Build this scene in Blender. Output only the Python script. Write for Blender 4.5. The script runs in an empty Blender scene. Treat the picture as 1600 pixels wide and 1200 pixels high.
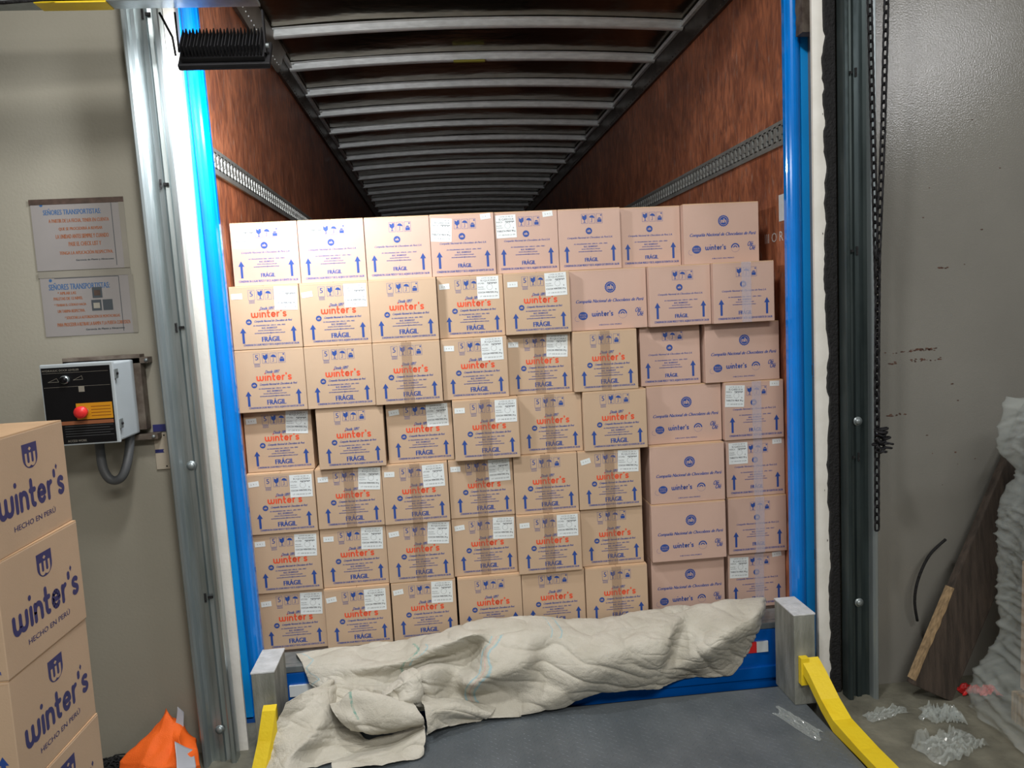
import bpy, bmesh, math, random
from mathutils import Vector, Matrix, noise
random.seed(7)
PI = math.pi
scene = bpy.context.scene
C = scene.collection

# ------------------------------------------------------------ camera
cam_d = bpy.data.cameras.new('camera'); cam = bpy.data.objects.new('camera', cam_d); C.objects.link(cam)
cam_d.sensor_width = 36; cam_d.lens = 1203 / 1600 * 36; cam_d.clip_start = .02
def cam_matrix(yaw, pitch, roll):
    B = Matrix(((1, 0, 0), (0, 0, -1), (0, 1, 0)))
    cy, sy = math.cos(yaw), math.sin(yaw); Ry = Matrix(((cy, 0, -sy), (0, 1, 0), (sy, 0, cy)))
    cp, sp = math.cos(pitch), math.sin(pitch); Rp = Matrix(((1, 0, 0), (0, cp, -sp), (0, sp, cp)))
    cr, sr = math.cos(roll), math.sin(roll); Rr = Matrix(((cr, -sr, 0), (sr, cr, 0), (0, 0, 1)))
    return Rr @ Rp @ Ry @ B
M = cam_matrix(math.radians(5.13), math.radians(5.77), math.radians(-3.01))
rot = Matrix((M[0], -M[1], -M[2])).transposed()
cam.matrix_world = Matrix.Translation((0, 0, 1.75)) @ rot.to_4x4()
scene.camera = cam

# ------------------------------------------------------------ world, lights, exposure
scene.view_settings.view_transform = 'Standard'
scene.view_settings.look = 'None'
scene.view_settings.gamma = 1
scene.view_settings.use_curve_mapping = False
scene.view_settings.exposure = 0.3
w = bpy.data.worlds.new('world'); scene.world = w; w.use_nodes = True
w.node_tree.nodes['Background'].inputs[0].default_value = (.8, .9, 1, 1)
w.node_tree.nodes['Background'].inputs[1].default_value = .05
def area(name, loc, target, sx, sy, power, col, spread=180):
    d = bpy.data.lights.new(name, 'AREA'); d.shape = 'RECTANGLE'; d.size = sx; d.size_y = sy
    d.energy = power; d.color = col; d.spread = math.radians(spread)
    o = bpy.data.objects.new(name, d); C.objects.link(o); o.location = loc
    o.rotation_euler = (Vector(target) - Vector(loc)).to_track_quat('-Z', 'Y').to_euler()
    return o
area('warehouse_lamp_near', (.9, -1.6, 4.1), (.3, .8, 0), 2.4, .5, 92, (1, .97, .92))
area('added_dock_key', (-.2, 1.2, 4.15), (.5, 3.2, .4), .35, .35, 44, (1, .98, .95))  # added hard key light overhead, brightens the canvas and cartons
area('warehouse_lamp_far', (-1.5, -5.5, 4.1), (-1.5, -5, 0), 1.6, 1.6, 90, (1, .97, .92))
area('warehouse_lamp_right', (3.95, -.1, 3.6), (2.0, 3.1, 1.5), .66, .46, 20, (.98, .98, 1))
area('dock_flood_beam', (-.67, 2.840, 2.640), (-.67, 3.628, 2.020), .23, .09, 19, (.97, .98, 1), 175)

# ------------------------------------------------------------ materials
def newmat(name):
    m = bpy.data.materials.new(name); m.use_nodes = True
    nt = m.node_tree; b = nt.nodes['Principled BSDF']
    return m, nt, b
def coord(nt, scale=(1, 1, 1)):
    tc = nt.nodes.new('ShaderNodeTexCoord'); mp = nt.nodes.new('ShaderNodeMapping')
    mp.inputs['Scale'].default_value = scale
    nt.links.new(tc.outputs['Object'], mp.inputs['Vector']); return mp.outputs[0]
def mat(name, col, rough=.6, metal=0., var=.08, nscale=6, bump=0., bscale=60, stretch=(1, 1, 1), spec=.5, col2=None, lo=.35, hi=.65, coat=0.):
    m, nt, b = newmat(name)
    b.inputs['Roughness'].default_value = rough; b.inputs['Metallic'].default_value = metal
    b.inputs['Specular IOR Level'].default_value = spec
    b.inputs['Coat Weight'].default_value = coat
    v = coord(nt, stretch)
    n = nt.nodes.new('ShaderNodeTexNoise'); n.inputs['Scale'].default_value = nscale; n.inputs['Detail'].default_value = 6
    nt.links.new(v, n.inputs['Vector'])
    r = nt.nodes.new('ShaderNodeValToRGB'); r.color_ramp.elements[0].position = lo; r.color_ramp.elements[1].position = hi
    c2 = col2 or tuple(min(1, c * (1 + var)) for c in col)
    c1 = col if col2 else tuple(c * (1 - var) for c in col)
    r.color_ramp.elements[0].color = (*c1, 1); r.color_ramp.elements[1].color = (*c2, 1)
    nt.links.new(n.outputs['Fac'], r.inputs[0]); nt.links.new(r.outputs[0], b.inputs['Base Color'])
    if bump:
        n2 = nt.nodes.new('ShaderNodeTexNoise'); n2.inputs['Scale'].default_value = bscale; n2.inputs['Detail'].default_value = 4
        nt.links.new(v, n2.inputs['Vector'])
        bp = nt.nodes.new('ShaderNodeBump'); bp.inputs['Strength'].default_value = bump; bp.inputs['Distance'].default_value = .01
        nt.links.new(n2.outputs['Fac'], bp.inputs['Height']); nt.links.new(bp.outputs[0], b.inputs['Normal'])
    return m
def plain(name, col, rough=.6, metal=0., spec=.5):
    m, nt, b = newmat(name); b.inputs['Base Color'].default_value = (*col, 1)
    b.inputs['Roughness'].default_value = rough; b.inputs['Metallic'].default_value = metal; b.inputs['Specular IOR Level'].default_value = spec
    return m
K = {}
K['wall'] = mat('painted_wall', (.30, .285, .235), .45, var=.05, nscale=1.3, bump=.06, bscale=90)
K['wall_r'] = mat('glossy_painted_wall', (.205, .20, .18), .19, var=.08, nscale=1.5, bump=.11, bscale=150)
K['floor'] = mat('worn_concrete', (.16, .155, .12), .6, var=.3, nscale=7, bump=.3, bscale=40)
K['ceil'] = mat('ceiling_paint', (.5, .5, .48), .8)
K['hall'] = mat('hall_wall', (.42, .40, .37), .8)
K['white'] = mat('chipped_white_paint', (.72, .71, .66), .5, col2=(.80, .79, .75), nscale=9, bump=.1)
K['galv'] = mat('galvanised_steel', (.36, .42, .43), .33, .85, col2=(.5, .56, .58), nscale=5, stretch=(8, 8, .7), bump=.05)
K['galv_shade'] = mat('shaded_galvanised_steel', (.035, .05, .052), .42, .6, col2=(.06, .08, .082), nscale=4, stretch=(8, 8, .7))  # galvanised steel with the right track's shade put into its colour
K['galvl'] = mat('pale_steel_edge', (.30, .34, .35), .4, .6, var=.1, stretch=(5, 5, .5))
K['black'] = mat('black_rubber', (.008, .008, .009), .85, var=.3, nscale=40, bump=.8, bscale=90)
K['dark'] = mat('dark_painted_steel', (.012, .012, .014), .62, var=.3, spec=.25)
K['blue'] = mat('blue_trailer_paint', (.005, .36, .95), .28, var=.06, nscale=3, coat=.4)
K['blued'] = mat('deep_blue_paint', (.0, .10, .45), .3, var=.1, nscale=3, coat=.5)
K['bluel'] = mat('blue_gasket_tube', (.0, .22, .78), .2, var=.06, coat=.6)
K['sheet'] = mat('aluminium_roof_sheet', (.20, .175, .125), .15, .97, var=.08, nscale=2, bump=1.0, bscale=1.8, stretch=(1, 1.6, 1))
K['bow'] = mat('galvanised_bow', (.74, .78, .78), .5, .35, var=.12, nscale=8, stretch=(1.5, 6, 6))
K['rail'] = mat('riveted_rail', (.10, .085, .075), .4, .7, var=.3, nscale=8)
K['railb'] = mat('riveted_brown_plate', (.20, .165, .13), .4, .5, var=.2, nscale=6)
K['tagy'] = plain('dull_yellow_plastic', (.32, .29, .04), .5)
K['track'] = mat('cargo_track_steel', (.5, .52, .5), .42, .7, var=.12)
K['kraft'] = mat('kraft_cardboard', (.53, .385, .265), .62, var=.035, nscale=5, bump=.05, bscale=200, spec=.35)
K['kraftp'] = mat('pinkish_cardboard', (.55, .38, .31), .6, var=.035, nscale=5, bump=.05, bscale=200, spec=.35)
K['kraftin'] = mat('cardboard_edge', (.60, .40, .24), .8, var=.06)
K['pblue'] = plain('blue_print', (.018, .065, .29), .55)
K['pnavy'] = plain('navy_print', (.022, .026, .14), .5)
K['pred'] = plain('red_print', (.74, .085, .03), .55)
K['paper'] = mat('white_label_paper', (.74, .79, .80), .45, var=.02)
K['ink'] = plain('black_ink', (.05, .06, .07), .6)
K['steelblk'] = mat('weathered_grey_post', (.19, .20, .175), .55, .15, col2=(.33, .34, .31), nscale=7, stretch=(3, 3, .8), bump=.3)
K['chip'] = mat('chipped_white_top', (.50, .52, .53), .6, col2=(.66, .68, .70), nscale=20, bump=.4)
K['yellow'] = mat('worn_yellow_paint', (.80, .56, .01), .45, col2=(.84, .62, .02), nscale=9, bump=.15, lo=.3, hi=.5)
K['plate'] = mat('leveler_plate_paint', (.10, .118, .132), .40, .1, col2=(.135, .155, .17), nscale=5, bump=.08)
K['orange'] = mat('hi_vis_orange', (1, .15, .01), .7, var=.05, bump=.3, bscale=300)
K['refl'] = mat('silver_reflective_tape', (.50, .52, .58), .4, .2, var=.05)
K['wood'] = mat('dark_old_wood', (.035, .026, .02), .8, col2=(.075, .055, .042), nscale=6, stretch=(8, 8, .6), bump=.4)
K['woodl'] = mat('bare_split_wood', (.32, .22, .12), .8, var=.3, nscale=10, stretch=(8, 8, .6))
K['canvas'] = None
K['boxgrey'] = mat('control_box_enamel', (.42, .47, .50), .4, var=.04)
K['panel'] = mat('black_control_panel', (.005, .005, .006), .4, var=.2, spec=.2)
K['rusty'] = mat('rusty_bracket', (.10, .075, .06), .7, .4, col2=(.2, .17, .14), nscale=20)
K['conduit'] = mat('grey_conduit', (.075, .08, .085), .5, var=.15)
K['amber'] = plain('amber_sticker', (.62, .27, .005), .5)
K['ambert'] = plain('amber_sticker_ink', (.25, .08, .0), .5)
K['redbtn'] = plain('red_plastic', (.75, .03, .03), .35)
K['poster'] = mat('laminated_paper', (.27, .255, .25), .25, var=.04, nscale=5)
K['tapebr'] = mat('brown_old_tape', (.07, .045, .035), .5, var=.3, nscale=30)
K['tapecl'] = mat('yellowed_tape', (.25, .235, .20), .3, var=.08)
K['ptxt'] = plain('orange_print', (.27, .09, .035), .6)
K['pblu2'] = plain('sky_blue_print', (.03, .10, .24), .6)
K['cream'] = mat('cream_plate', (.46, .41, .33), .45, var=.04)
K['ceram'] = plain('white_print', (.7, .7, .7), .5)

# plywood-like trailer lining
m, nt, b = newmat('varnished_plywood'); K['ply'] = m
v = coord(nt, (1, 1, 1))
def noise_node(nt, v, s, d=6, dist=0.):
    n = nt.nodes.new('ShaderNodeTexNoise'); n.inputs['Scale'].default_value = s; n.inputs['Detail'].default_value = d
    n.inputs['Distortion'].default_value = dist; nt.links.new(v, n.inputs['Vector']); return n.outputs['Fac']
def ramp(nt, fac, stops):
    r = nt.nodes.new('ShaderNodeValToRGB'); e = r.color_ramp.elements
    e[0].position, e[0].color = stops[0][0], (*stops[0][1], 1); e[1].position, e[1].color = stops[1][0], (*stops[1][1], 1)
    for p, c in stops[2:]:
        q = e.new(p); q.color = (*c, 1)
    nt.links.new(fac, r.inputs[0]); return r.outputs[0]
def mixc(nt, fac, a, bb, mode='MIX'):
    x = nt.nodes.new('ShaderNodeMix'); x.data_type = 'RGBA'; x.blend_type = mode
    if isinstance(fac, float): x.inputs[0].default_value = fac
    else: nt.links.new(fac, x.inputs[0])
    for s, i in ((a, 6), (bb, 7)):
        if isinstance(s, tuple): x.inputs[i].default_value = (*s, 1)
        else: nt.links.new(s, x.inputs[i])
    return x.outputs[2]
base = ramp(nt, noise_node(nt, v, 2.2, 8, .6), [(.3, (.34, .115, .055)), (.7, (.62, .235, .12))])
v2 = coord(nt, (1, 2.0, 1.0))
gr = ramp(nt, noise_node(nt, v2, 5, 8, 1.5), [(.36, (.62, .60, .60)), (.64, (1.15, 1.12, 1.1))])
c1 = mixc(nt, .8, base, gr, 'MULTIPLY')
v3 = coord(nt, (1, 9, 2.0))
sc = ramp(nt, noise_node(nt, v3, 6, 10, .3), [(.60, (0, 0, 0)), (.70, (.9, .9, .9))])
c2 = mixc(nt, sc, c1, (.42, .26, .2))
c2 = mixc(nt, ramp(nt, noise_node(nt, coord(nt, (1, 5, 1.6)), 3.2, 9, 2.2), [(.36, (.6, .6, .6)), (.58, (0, 0, 0))]), c2, (.13, .045, .035))
nt.links.new(c2, b.inputs['Base Color']); b.inputs['Roughness'].default_value = .42
bp = nt.nodes.new('ShaderNodeBump'); bp.inputs['Strength'].default_value = .35; bp.inputs['Distance'].default_value = .01
nt.links.new(noise_node(nt, v2, 14, 6), bp.inputs['Height']); nt.links.new(bp.outputs[0], b.inputs['Normal'])

def tape_mat(name, col, alpha, rough):
    m, nt, b = newmat(name); b.inputs['Base Color'].default_value = (*col, 1)
    b.inputs['Alpha'].default_value = alpha; b.inputs['Roughness'].default_value = rough
    return m
K['tapeb'] = tape_mat('brown_packing_tape', (.38, .26, .17), .17, .35)
K['tapes'] = tape_mat('clear_packing_tape', (.72, .66, .72), .30, .18)
m, nt, b = newmat('stretch_film'); K['film'] = m
b.inputs['Base Color'].default_value = (.62, .68, .66, 1); b.inputs['Alpha'].default_value = .30; b.inputs['Roughness'].default_value = .10
b.inputs['Specular IOR Level'].default_value = .9; b.inputs['Coat Weight'].default_value = 1.; b.inputs['Coat Roughness'].default_value = .08

# ------------------------------------------------------------ mesh helpers
class MB:
    def __init__(s): s.v = []; s.f = []; s.m = []; s.mats = []; s.sm = []
    def mi(s, key):
        if key not in s.mats: s.mats.append(key)
        return s.mats.index(key)
    def add(s, vs, fs, key, smooth=False):
        k = len(s.v); s.v += [tuple(p) for p in vs]; i = s.mi(key)
        for f in fs: s.f.append(tuple(k + q for q in f)); s.m.append(i); s.sm.append(smooth)
    def box(s, a, c, key, bev=0., T=None):
        bm = bmesh.new(); bmesh.ops.create_cube(bm, size=1)
        for q in bm.verts: q.co = Vector([(a[i] + c[i]) / 2 + q.co[i] * (c[i] - a[i]) for i in range(3)])
        if bev: bmesh.ops.bevel(bm, geom=bm.edges[:], offset=bev, segments=2, profile=.6, affect='EDGES')
        if T is not None: bm.transform(T)
        bm.verts.index_update(); s.add([q.co[:] for q in bm.verts], [[q.index for q in f.verts] for f in bm.faces], key); bm.free()
    def tube(s, pts, r, key, n=10, caps=True):
        pts = [Vector(p) for p in pts]; rings = []; up = None
        for i, p in enumerate(pts):
            t = ((pts[min(i + 1, len(pts) - 1)] - pts[max(i - 1, 0)])).normalized()
            if up is None: up = t.orthogonal().normalized()
            up = (up - t * up.dot(t)).normalized(); b = t.cross(up)
            rr = r[i] if isinstance(r, (list, tuple)) else r
            rings.append([p + (up * math.cos(2 * PI * k / n) + b * math.sin(2 * PI * k / n)) * rr for k in range(n)])
        vs = [q for g in rings for q in g]; fs = []
        for i in range(len(pts) - 1):
            for k in range(n): fs.append((i * n + k, i * n + (k + 1) % n, (i + 1) * n + (k + 1) % n, (i + 1) * n + k))
        if caps: fs += [tuple(range(n))[::-1], tuple((len(pts) - 1) * n + k for k in range(n))]
        s.add(vs, fs, key, True)
    def extrude(s, prof, z0, z1, key, th=.003, lean=0.):
        """open profile in x,y extruded in z as a thin folded sheet"""
        n = len(prof); off = []
        for i in range(n):
            a = Vector(prof[max(i - 1, 0)]); c = Vector(prof[min(i + 1, n - 1)]); d = (c - a).normalized()
            off.append((prof[i][0] - d.y * th, prof[i][1] + d.x * th))
        ring = list(prof) + off[::-1]; N = len(ring)
        vs = [(x + lean * z0, y, z0) for x, y in ring] + [(x + lean * z1, y, z1) for x, y in ring]
        fs = [(i, (i + 1) % N, N + (i + 1) % N, N + i) for i in range(N)]
        fs += [(i, i + 1, N - 2 - i, N - 1 - i) for i in range(n - 1)] + [(N + i, N + N - 1 - i, N + N - 2 - i, N + i + 1) for i in range(n - 1)]
        s.add(vs, fs, key)
    def ball(s, c, r, key, n=10, sc=(1, 1, 1)):
        vs = []; fs = []
        for i in range(n // 2 + 1):
            t = PI * i / (n // 2)
            for k in range(n): vs.append((c[0] + r * sc[0] * math.sin(t) * math.cos(2 * PI * k / n), c[1] + r * sc[1] * math.sin(t) * math.sin(2 * PI * k / n), c[2] + r * sc[2] * math.cos(t)))
        for i in range(n // 2):
            for k in range(n): fs.append((i * n + k, i * n + (k + 1) % n, (i + 1) * n + (k + 1) % n, (i + 1) * n + k))
        s.add(vs, fs, key, True)
    def cyl(s, c, r, h, axis, key, n=20, bev=0.):
        ax = {'x': Vector((1, 0, 0)), 'y': Vector((0, 1, 0)), 'z': Vector((0, 0, 1))}[axis]; c = Vector(c)
        s.tube([c - ax * h / 2, c - ax * h / 2 + ax * .0001, c + ax * h / 2 - ax * .0001, c + ax * h / 2], [r - bev, r, r, r - bev], key, n)
    def grid(s, fn, nu, nv, key, smooth=True):
        vs = [fn(i / nu, j / nv) for j in range(nv + 1) for i in range(nu + 1)]
        fs = [(j * (nu + 1) + i, j * (nu + 1) + i + 1, (j + 1) * (nu + 1) + i + 1, (j + 1) * (nu + 1) + i) for j in range(nv) for i in range(nu)]
        s.add(vs, fs, key, smooth)
    def flat(s, P, O, U, V, N=None, eps=.0003):
        """place 2D print P (list of (verts2d, faces, key)) on plane O + u U + v V, lifted by eps"""
        O = Vector(O); U = Vector(U); V = Vector(V); N = U.cross(V).normalized()
        for q, (vs, fs, key) in enumerate(P.items):
            s.add([O + U * a + V * c + N * (eps * (1 + P.lift.get(key, 0)) + (q % 12) * eps * .05) for a, c in vs], fs, key)
    def mesh(s, name):
        me = bpy.data.meshes.new(name); me.from_pydata(s.v, [], s.f)
        for k in s.mats: me.materials.append(K[k])
        me.polygons.foreach_set('material_index', s.m); me.polygons.foreach_set('use_smooth', s.sm); me.update(); return me
def obj(name, mb, parent=None, recalc=False):
    me = mb.mesh(name) if isinstance(mb, MB) else mb
    if recalc:
        bm = bmesh.new(); bm.from_mesh(me); bmesh.ops.recalc_face_normals(bm, faces=bm.faces); bm.to_mesh(me); bm.free()
    o = bpy.data.objects.new(name, me); C.objects.link(o)
    if parent: o.parent = parent
    return o
def tag(o, label=None, cat=None, group=None, kind=None):
    if label: o['label'] = label
    if cat: o['category'] = cat
    if group: o['group'] = group
    if kind: o['kind'] = kind
    return o
def thing(name, label, cat, loc=(0, 0, 0), rz=0, group=None):
    o = bpy.data.objects.new(name, None); C.objects.link(o); o.empty_display_size = .05
    o.location = loc; o.rotation_euler = (0, 0, rz); return tag(o, label, cat, group)
def struct(name, mb): return tag(obj(name, mb), kind='structure')

def sm(pts, n=6):
    pts = [Vector(p) for p in pts]; out = []
    for i in range(len(pts) - 1):
        a, b_, c, d = pts[max(i - 1, 0)], pts[i], pts[i + 1], pts[min(i + 2, len(pts) - 1)]
        for k in range(n):
            f = k / n; out.append(.5 * (2 * b_ + (c - a) * f + (2 * a - 5 * b_ + 4 * c - d) * f * f + (3 * b_ - a - 3 * c + d) * f ** 3))
    return out + [pts[-1]]
# ------------------------------------------------------------ flat print
_txt = {}
def text2d(s):
    if s in _txt: return _txt[s]
    cu = bpy.data.curves.new('t', 'FONT'); cu.body = s; cu.resolution_u = 2; cu.size = 1
    o = bpy.data.objects.new('t', cu); C.objects.link(o); dg = bpy.context.evaluated_depsgraph_get()
    me = o.evaluated_get(dg).to_mesh()
    vs = [(q.co.x, q.co.y) for q in me.vertices]; fs = [tuple(p.vertices) for p in me.polygons]
    o.evaluated_get(dg).to_mesh_clear(); bpy.data.objects.remove(o); bpy.data.curves.remove(cu)
    x0 = min(a for a, _ in vs); x1 = max(a for a, _ in vs); y0 = min(c for _, c in vs); y1 = max(c for _, c in vs)
    _txt[s] = (vs, fs, x0, x1, y0, y1); return _txt[s]
class P2:
    lift = {'ceram': 1, 'ink': 1, 'kraft': 1, 'kraftp': 1, 'wall': 1, 'tapebr': 1}
    def __init__(s): s.items = []
    def raw(s, vs, fs, key): s.items.append((vs, fs, key)); return s
    def rect(s, x0, y0, x1, y1, key): return s.raw([(x0, y0), (x1, y0), (x1, y1), (x0, y1)], [(0, 1, 2, 3)], key)
    def frame(s, x0, y0, x1, y1, t, key):
        s.rect(x0, y0, x1, y0 + t, key); s.rect(x0, y1 - t, x1, y1, key); s.rect(x0, y0 + t, x0 + t, y1 - t, key); return s.rect(x1 - t, y0 + t, x1, y1 - t, key)
    def text(s, t, x0, y0, x1, y1, key, shear=0., bold=0.):
        vs, fs, a, c, d, e = text2d(t); sx = (x1 - x0) / (c - a); sy = (y1 - y0) / (e - d)
        for k in ((0,) if not bold else (-bold, bold)):
            s.raw([(x0 + (u - a) * sx + (v - d) * sy * shear + k, y0 + (v - d) * sy) for u, v in vs], fs, key)
        return s
    def disc(s, x, y, r, key, n=20, a0=0, a1=2 * PI, r0=0, ry=1.):
        if r0:
            vs = []; 
            for i in range(n + 1):
                a = a0 + (a1 - a0) * i / n; vs += [(x + r * math.cos(a), y + r * ry * math.sin(a)), (x + r0 * math.cos(a), y + r0 * ry * math.sin(a))]
            return s.raw(vs, [(2 * i, 2 * i + 2, 2 * i + 3, 2 * i + 1)[::-1] for i in range(n)], key)
        vs = [(x + r * math.cos(a0 + (a1 - a0) * i / n), y + r * ry * math.sin(a0 + (a1 - a0) * i / n)) for i in range(n)]
        return s.raw(vs, [tuple(range(n))], key)
    def poly(s, vs, key): return s.raw(vs, [tuple(range(len(vs)))], key)
    def stroke(s, pts, w, key):
        for (a, c), (d, e) in zip(pts, pts[1:]):
            L = math.hypot(d - a, e - c) or 1; nx, ny = -(e - c) / L * w / 2, (d - a) / L * w / 2
            s.raw([(a - nx, c - ny), (d - nx, e - ny), (d + nx, e + ny), (a + nx, c + ny)], [(0, 1, 2, 3)], key)
        for a, c in pts: s.disc(a, c, w / 2, key, 8)
        return s
def arc(cx, cy, rx, ry, a0, a1, n=6): return [(cx + rx * math.cos(math.radians(a0 + (a1 - a0) * i / n)), cy + ry * math.sin(math.radians(a0 + (a1 - a0) * i / n))) for i in range(n + 1)]
W = .25; h = W / 2
GL = {'w': (1.42, [[(h, 1 - h), (h, .45)] + arc(h + .29, .42, .29, .42 - h, 180, 360) + [(h + .58, .85)], [(h + .58, .45)] + arc(h + .87, .42, .29, .42 - h, 180, 360) + [(h + 1.16, 1 - h)]]),
      'i': (.25, [[(h, h), (h, 1 - h)], [(h, 1.38), (h, 1.39)]]),
      'n': (.86, [[(h, h), (h, 1 - h)], [(h, .55)] + arc(.43, .55, .305, .45 - h, 180, 0) + [(.86 - h, h)]]),
      't': (.6, [[(.22, 1.32), (.22, .38)] + arc(.42, .34, .2, .34 - h, 180, 280), [(h - .05, .86), (.52, .86)]]),
      'e': (.92, [[(h, .5), (.92 - h, .5)] + arc(.46, .5, .46 - h, .5 - h, 0, 315, 10)]),
      'r': (.6, [[(h, h), (h, 1 - h)], [(h, .5)] + arc(.48, .5, .355, .5 - h, 180, 95)]),
      "'": (.22, [[(h, 1.32), (h, 1.12)]]),
      's': (.74, [arc(.39, .70, .25, .30 - h, 35, 250, 7) + arc(.37, .30, .25, .30 - h, 70, -150, 7)])}
def brand(P, x0, y0, x1, xh, key, gap=.17):
    tot = sum(GL[c][0] for c in "winter's") + gap * 7; sx = (x1 - x0) / tot; x = x0
    for c in "winter's":
        wd, st = GL[c]
        for pts in st: P.stroke([(x + a * sx, y0 + d * xh) for a, d in pts], W * (sx + xh) / 2 * 1.12, key)
        x += (wd + gap) * sx
def arrow(P, cx, y0, y1, w, key):
    hh = (y1 - y0) * .32
    P.rect(cx - w * .2, y0, cx + w * .2, y1 - hh, key); P.poly([(cx - w / 2, y1 - hh), (cx + w / 2, y1 - hh), (cx, y1)], key)
def icon(P, k, x0, y0, x1, y1, key, bg):
    P.frame(x0, y0, x1, y1, .0011, key); cx = (x0 + x1) / 2; w = x1 - x0; hh = y1 - y0; ym = y0 + hh * .5
    if k == 0: P.text('5', cx - w * .22, y0 + hh * .36, cx + w * .22, y1 - hh * .14, key, bold=.0004)
    if k == 1:   # glass
        P.poly([(cx - w * .36, y1 - hh * .10), (cx - w * .36, ym + hh * .04), (cx - w * .12, ym - hh * .12), (cx + w * .12, ym - hh * .12), (cx + w * .36, ym + hh * .04), (cx + w * .36, y1 - hh * .10), (cx + w * .07, y1 - hh * .10), (cx - .001, y1 - hh * .24)], key)
        P.rect(cx - w * .06, y0 + hh * .12, cx + w * .06, ym - hh * .1, key); P.rect(cx - w * .2, y0 + hh * .1, cx + w * .2, y0 + hh * .15, key)
    if k == 2:   # umbrella
        P.disc(cx, ym + hh * .05, w * .42, key, 12, 0, PI, ry=1.1); P.rect(cx - w * .05, y0 + hh * .16, cx + w * .03, ym + hh * .06, key)
        P.disc(cx - w * .1, y0 + hh * .2, w * .12, key, 6, PI, 2 * PI, w * .06)
    if k == 3:   # hand over a box
        P.rect(cx - w * .34, y0 + hh * .12, cx + w * .34, y0 + hh * .42, key); P.poly([(cx - w * .3, y0 + hh * .46), (cx + w * .3, y0 + hh * .46), (cx + w * .1, y0 + hh * .6), (cx - w * .15, y0 + hh * .58)], key)
        P.disc(cx + w * .27, y1 - hh * .16, w * .12, key, 8)
def seal(P, x, y, r, key, bg, big=False):
    if big:
        n = 36; P.raw([(x + (r if i % 2 else r * .92) * math.cos(2 * PI * i / n), y + (r if i % 2 else r * .92) * math.sin(2 * PI * i / n)) for i in range(n)], [tuple(range(n))], key)
        P.disc(x, y, r * .74, bg, 24, r0=r * .68)
    else: P.disc(x, y, r, key, 18)
    P.text('nh', x - r * .45, y - r * .32, x + r * .45, y + r * .42, bg, bold=r * .04)
ADDR = ['AV. MAQUINARIAS 2360 - LIMA 01 - LIMA - PERÚ', 'RUC: 20100055237', 'www.chocolates.com.pe', 'servicioalconsumidor@chocolates.com.pe']
def front_W(w, hgt):
    P = P2(); X = lambda u: (u - .5) * w; Y = lambda v: (1 - v) * hgt; b = 'pblue'
    for k, (a, c) in enumerate(((.27, .365), (.395, .49), (.51, .605), (.63, .73))): icon(P, k, X(a), Y(.225), X(c), Y(.065), b, 'kraft')
    for v in (.232, .25, .268): P.rect(X(.275), Y(v + .006), X(.36), Y(v), b)
    P.text('Desde 1897', X(.42), Y(.385), X(.62), Y(.335), b, .35, bold=.0005)
    brand(P, X(.29), Y(.505), X(.80), hgt * .085, 'pred')
    seal(P, X(.25), Y(.565), .0125, b, 'kraft')
    P.text('Compañía Nacional de Chocolates de Perú', X(.32), Y(.585), X(.86), Y(.54), b, .45, bold=.0004)
    for (a, c, v), t in zip(((.31, .77, .638), (.43, .65, .68), (.37, .71, .72), (.32, .76, .76)), ADDR): P.text(t, X(a), Y(v + .002), X(c), Y(v - .026), b, bold=.00035)
    P.text('FRÁGIL', X(.42), Y(.885), X(.69), Y(.785), b, bold=.0014)
    P.text('CONSERVAR EN LUGAR FRESCO Y SECO, ALEJADO DE FUENTES DE CALOR', X(.15), Y(.952), X(.95), Y(.912), b, bold=.0005)
    arrow(P, X(.155), Y(.90), Y(.655), w * .088, b); arrow(P, X(.885), Y(.90), Y(.655), w * .088, b)
    return P
def front_A(w, hgt):
    P = P2(); X = lambda u: (u - .5) * w; Y = lambda v: (1 - v) * hgt; b = 'pblue'
    for k, (a, c) in enumerate(((.375, .475), (.495, .595), (.615, .715))): icon(P, k + 1, X(a), Y(.245), X(c), Y(.09), b, 'kraftp')
    seal(P, X(.49), Y(.365), .015, b, 'kraftp')
    P.text('Compañía Nacional de Chocolates de Perú S.A.', X(.13), Y(.495), X(.86), Y(.455), b, .45, bold=.0003)
    for (a, c, v), t in zip(((.24, .78, .585), (.40, .62, .63), (.36, .66, .67), (.31, .69, .71)), ADDR): P.text(t, X(a), Y(v + .002), X(c), Y(v - .024), b, bold=.00035)
    P.text('FRÁGIL', X(.41), Y(.865), X(.62), Y(.785), b, bold=.001)
    P.text('CONSERVAR EN LUGAR FRESCO Y SECO, ALEJADO DE FUENTES DE CALOR', X(.07), Y(.95), X(.96), Y(.905), b, bold=.0005)
    arrow(P, X(.125), Y(.87), Y(.60), w * .092, b); arrow(P, X(.875), Y(.87), Y(.60), w * .092, b)
    return P
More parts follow.
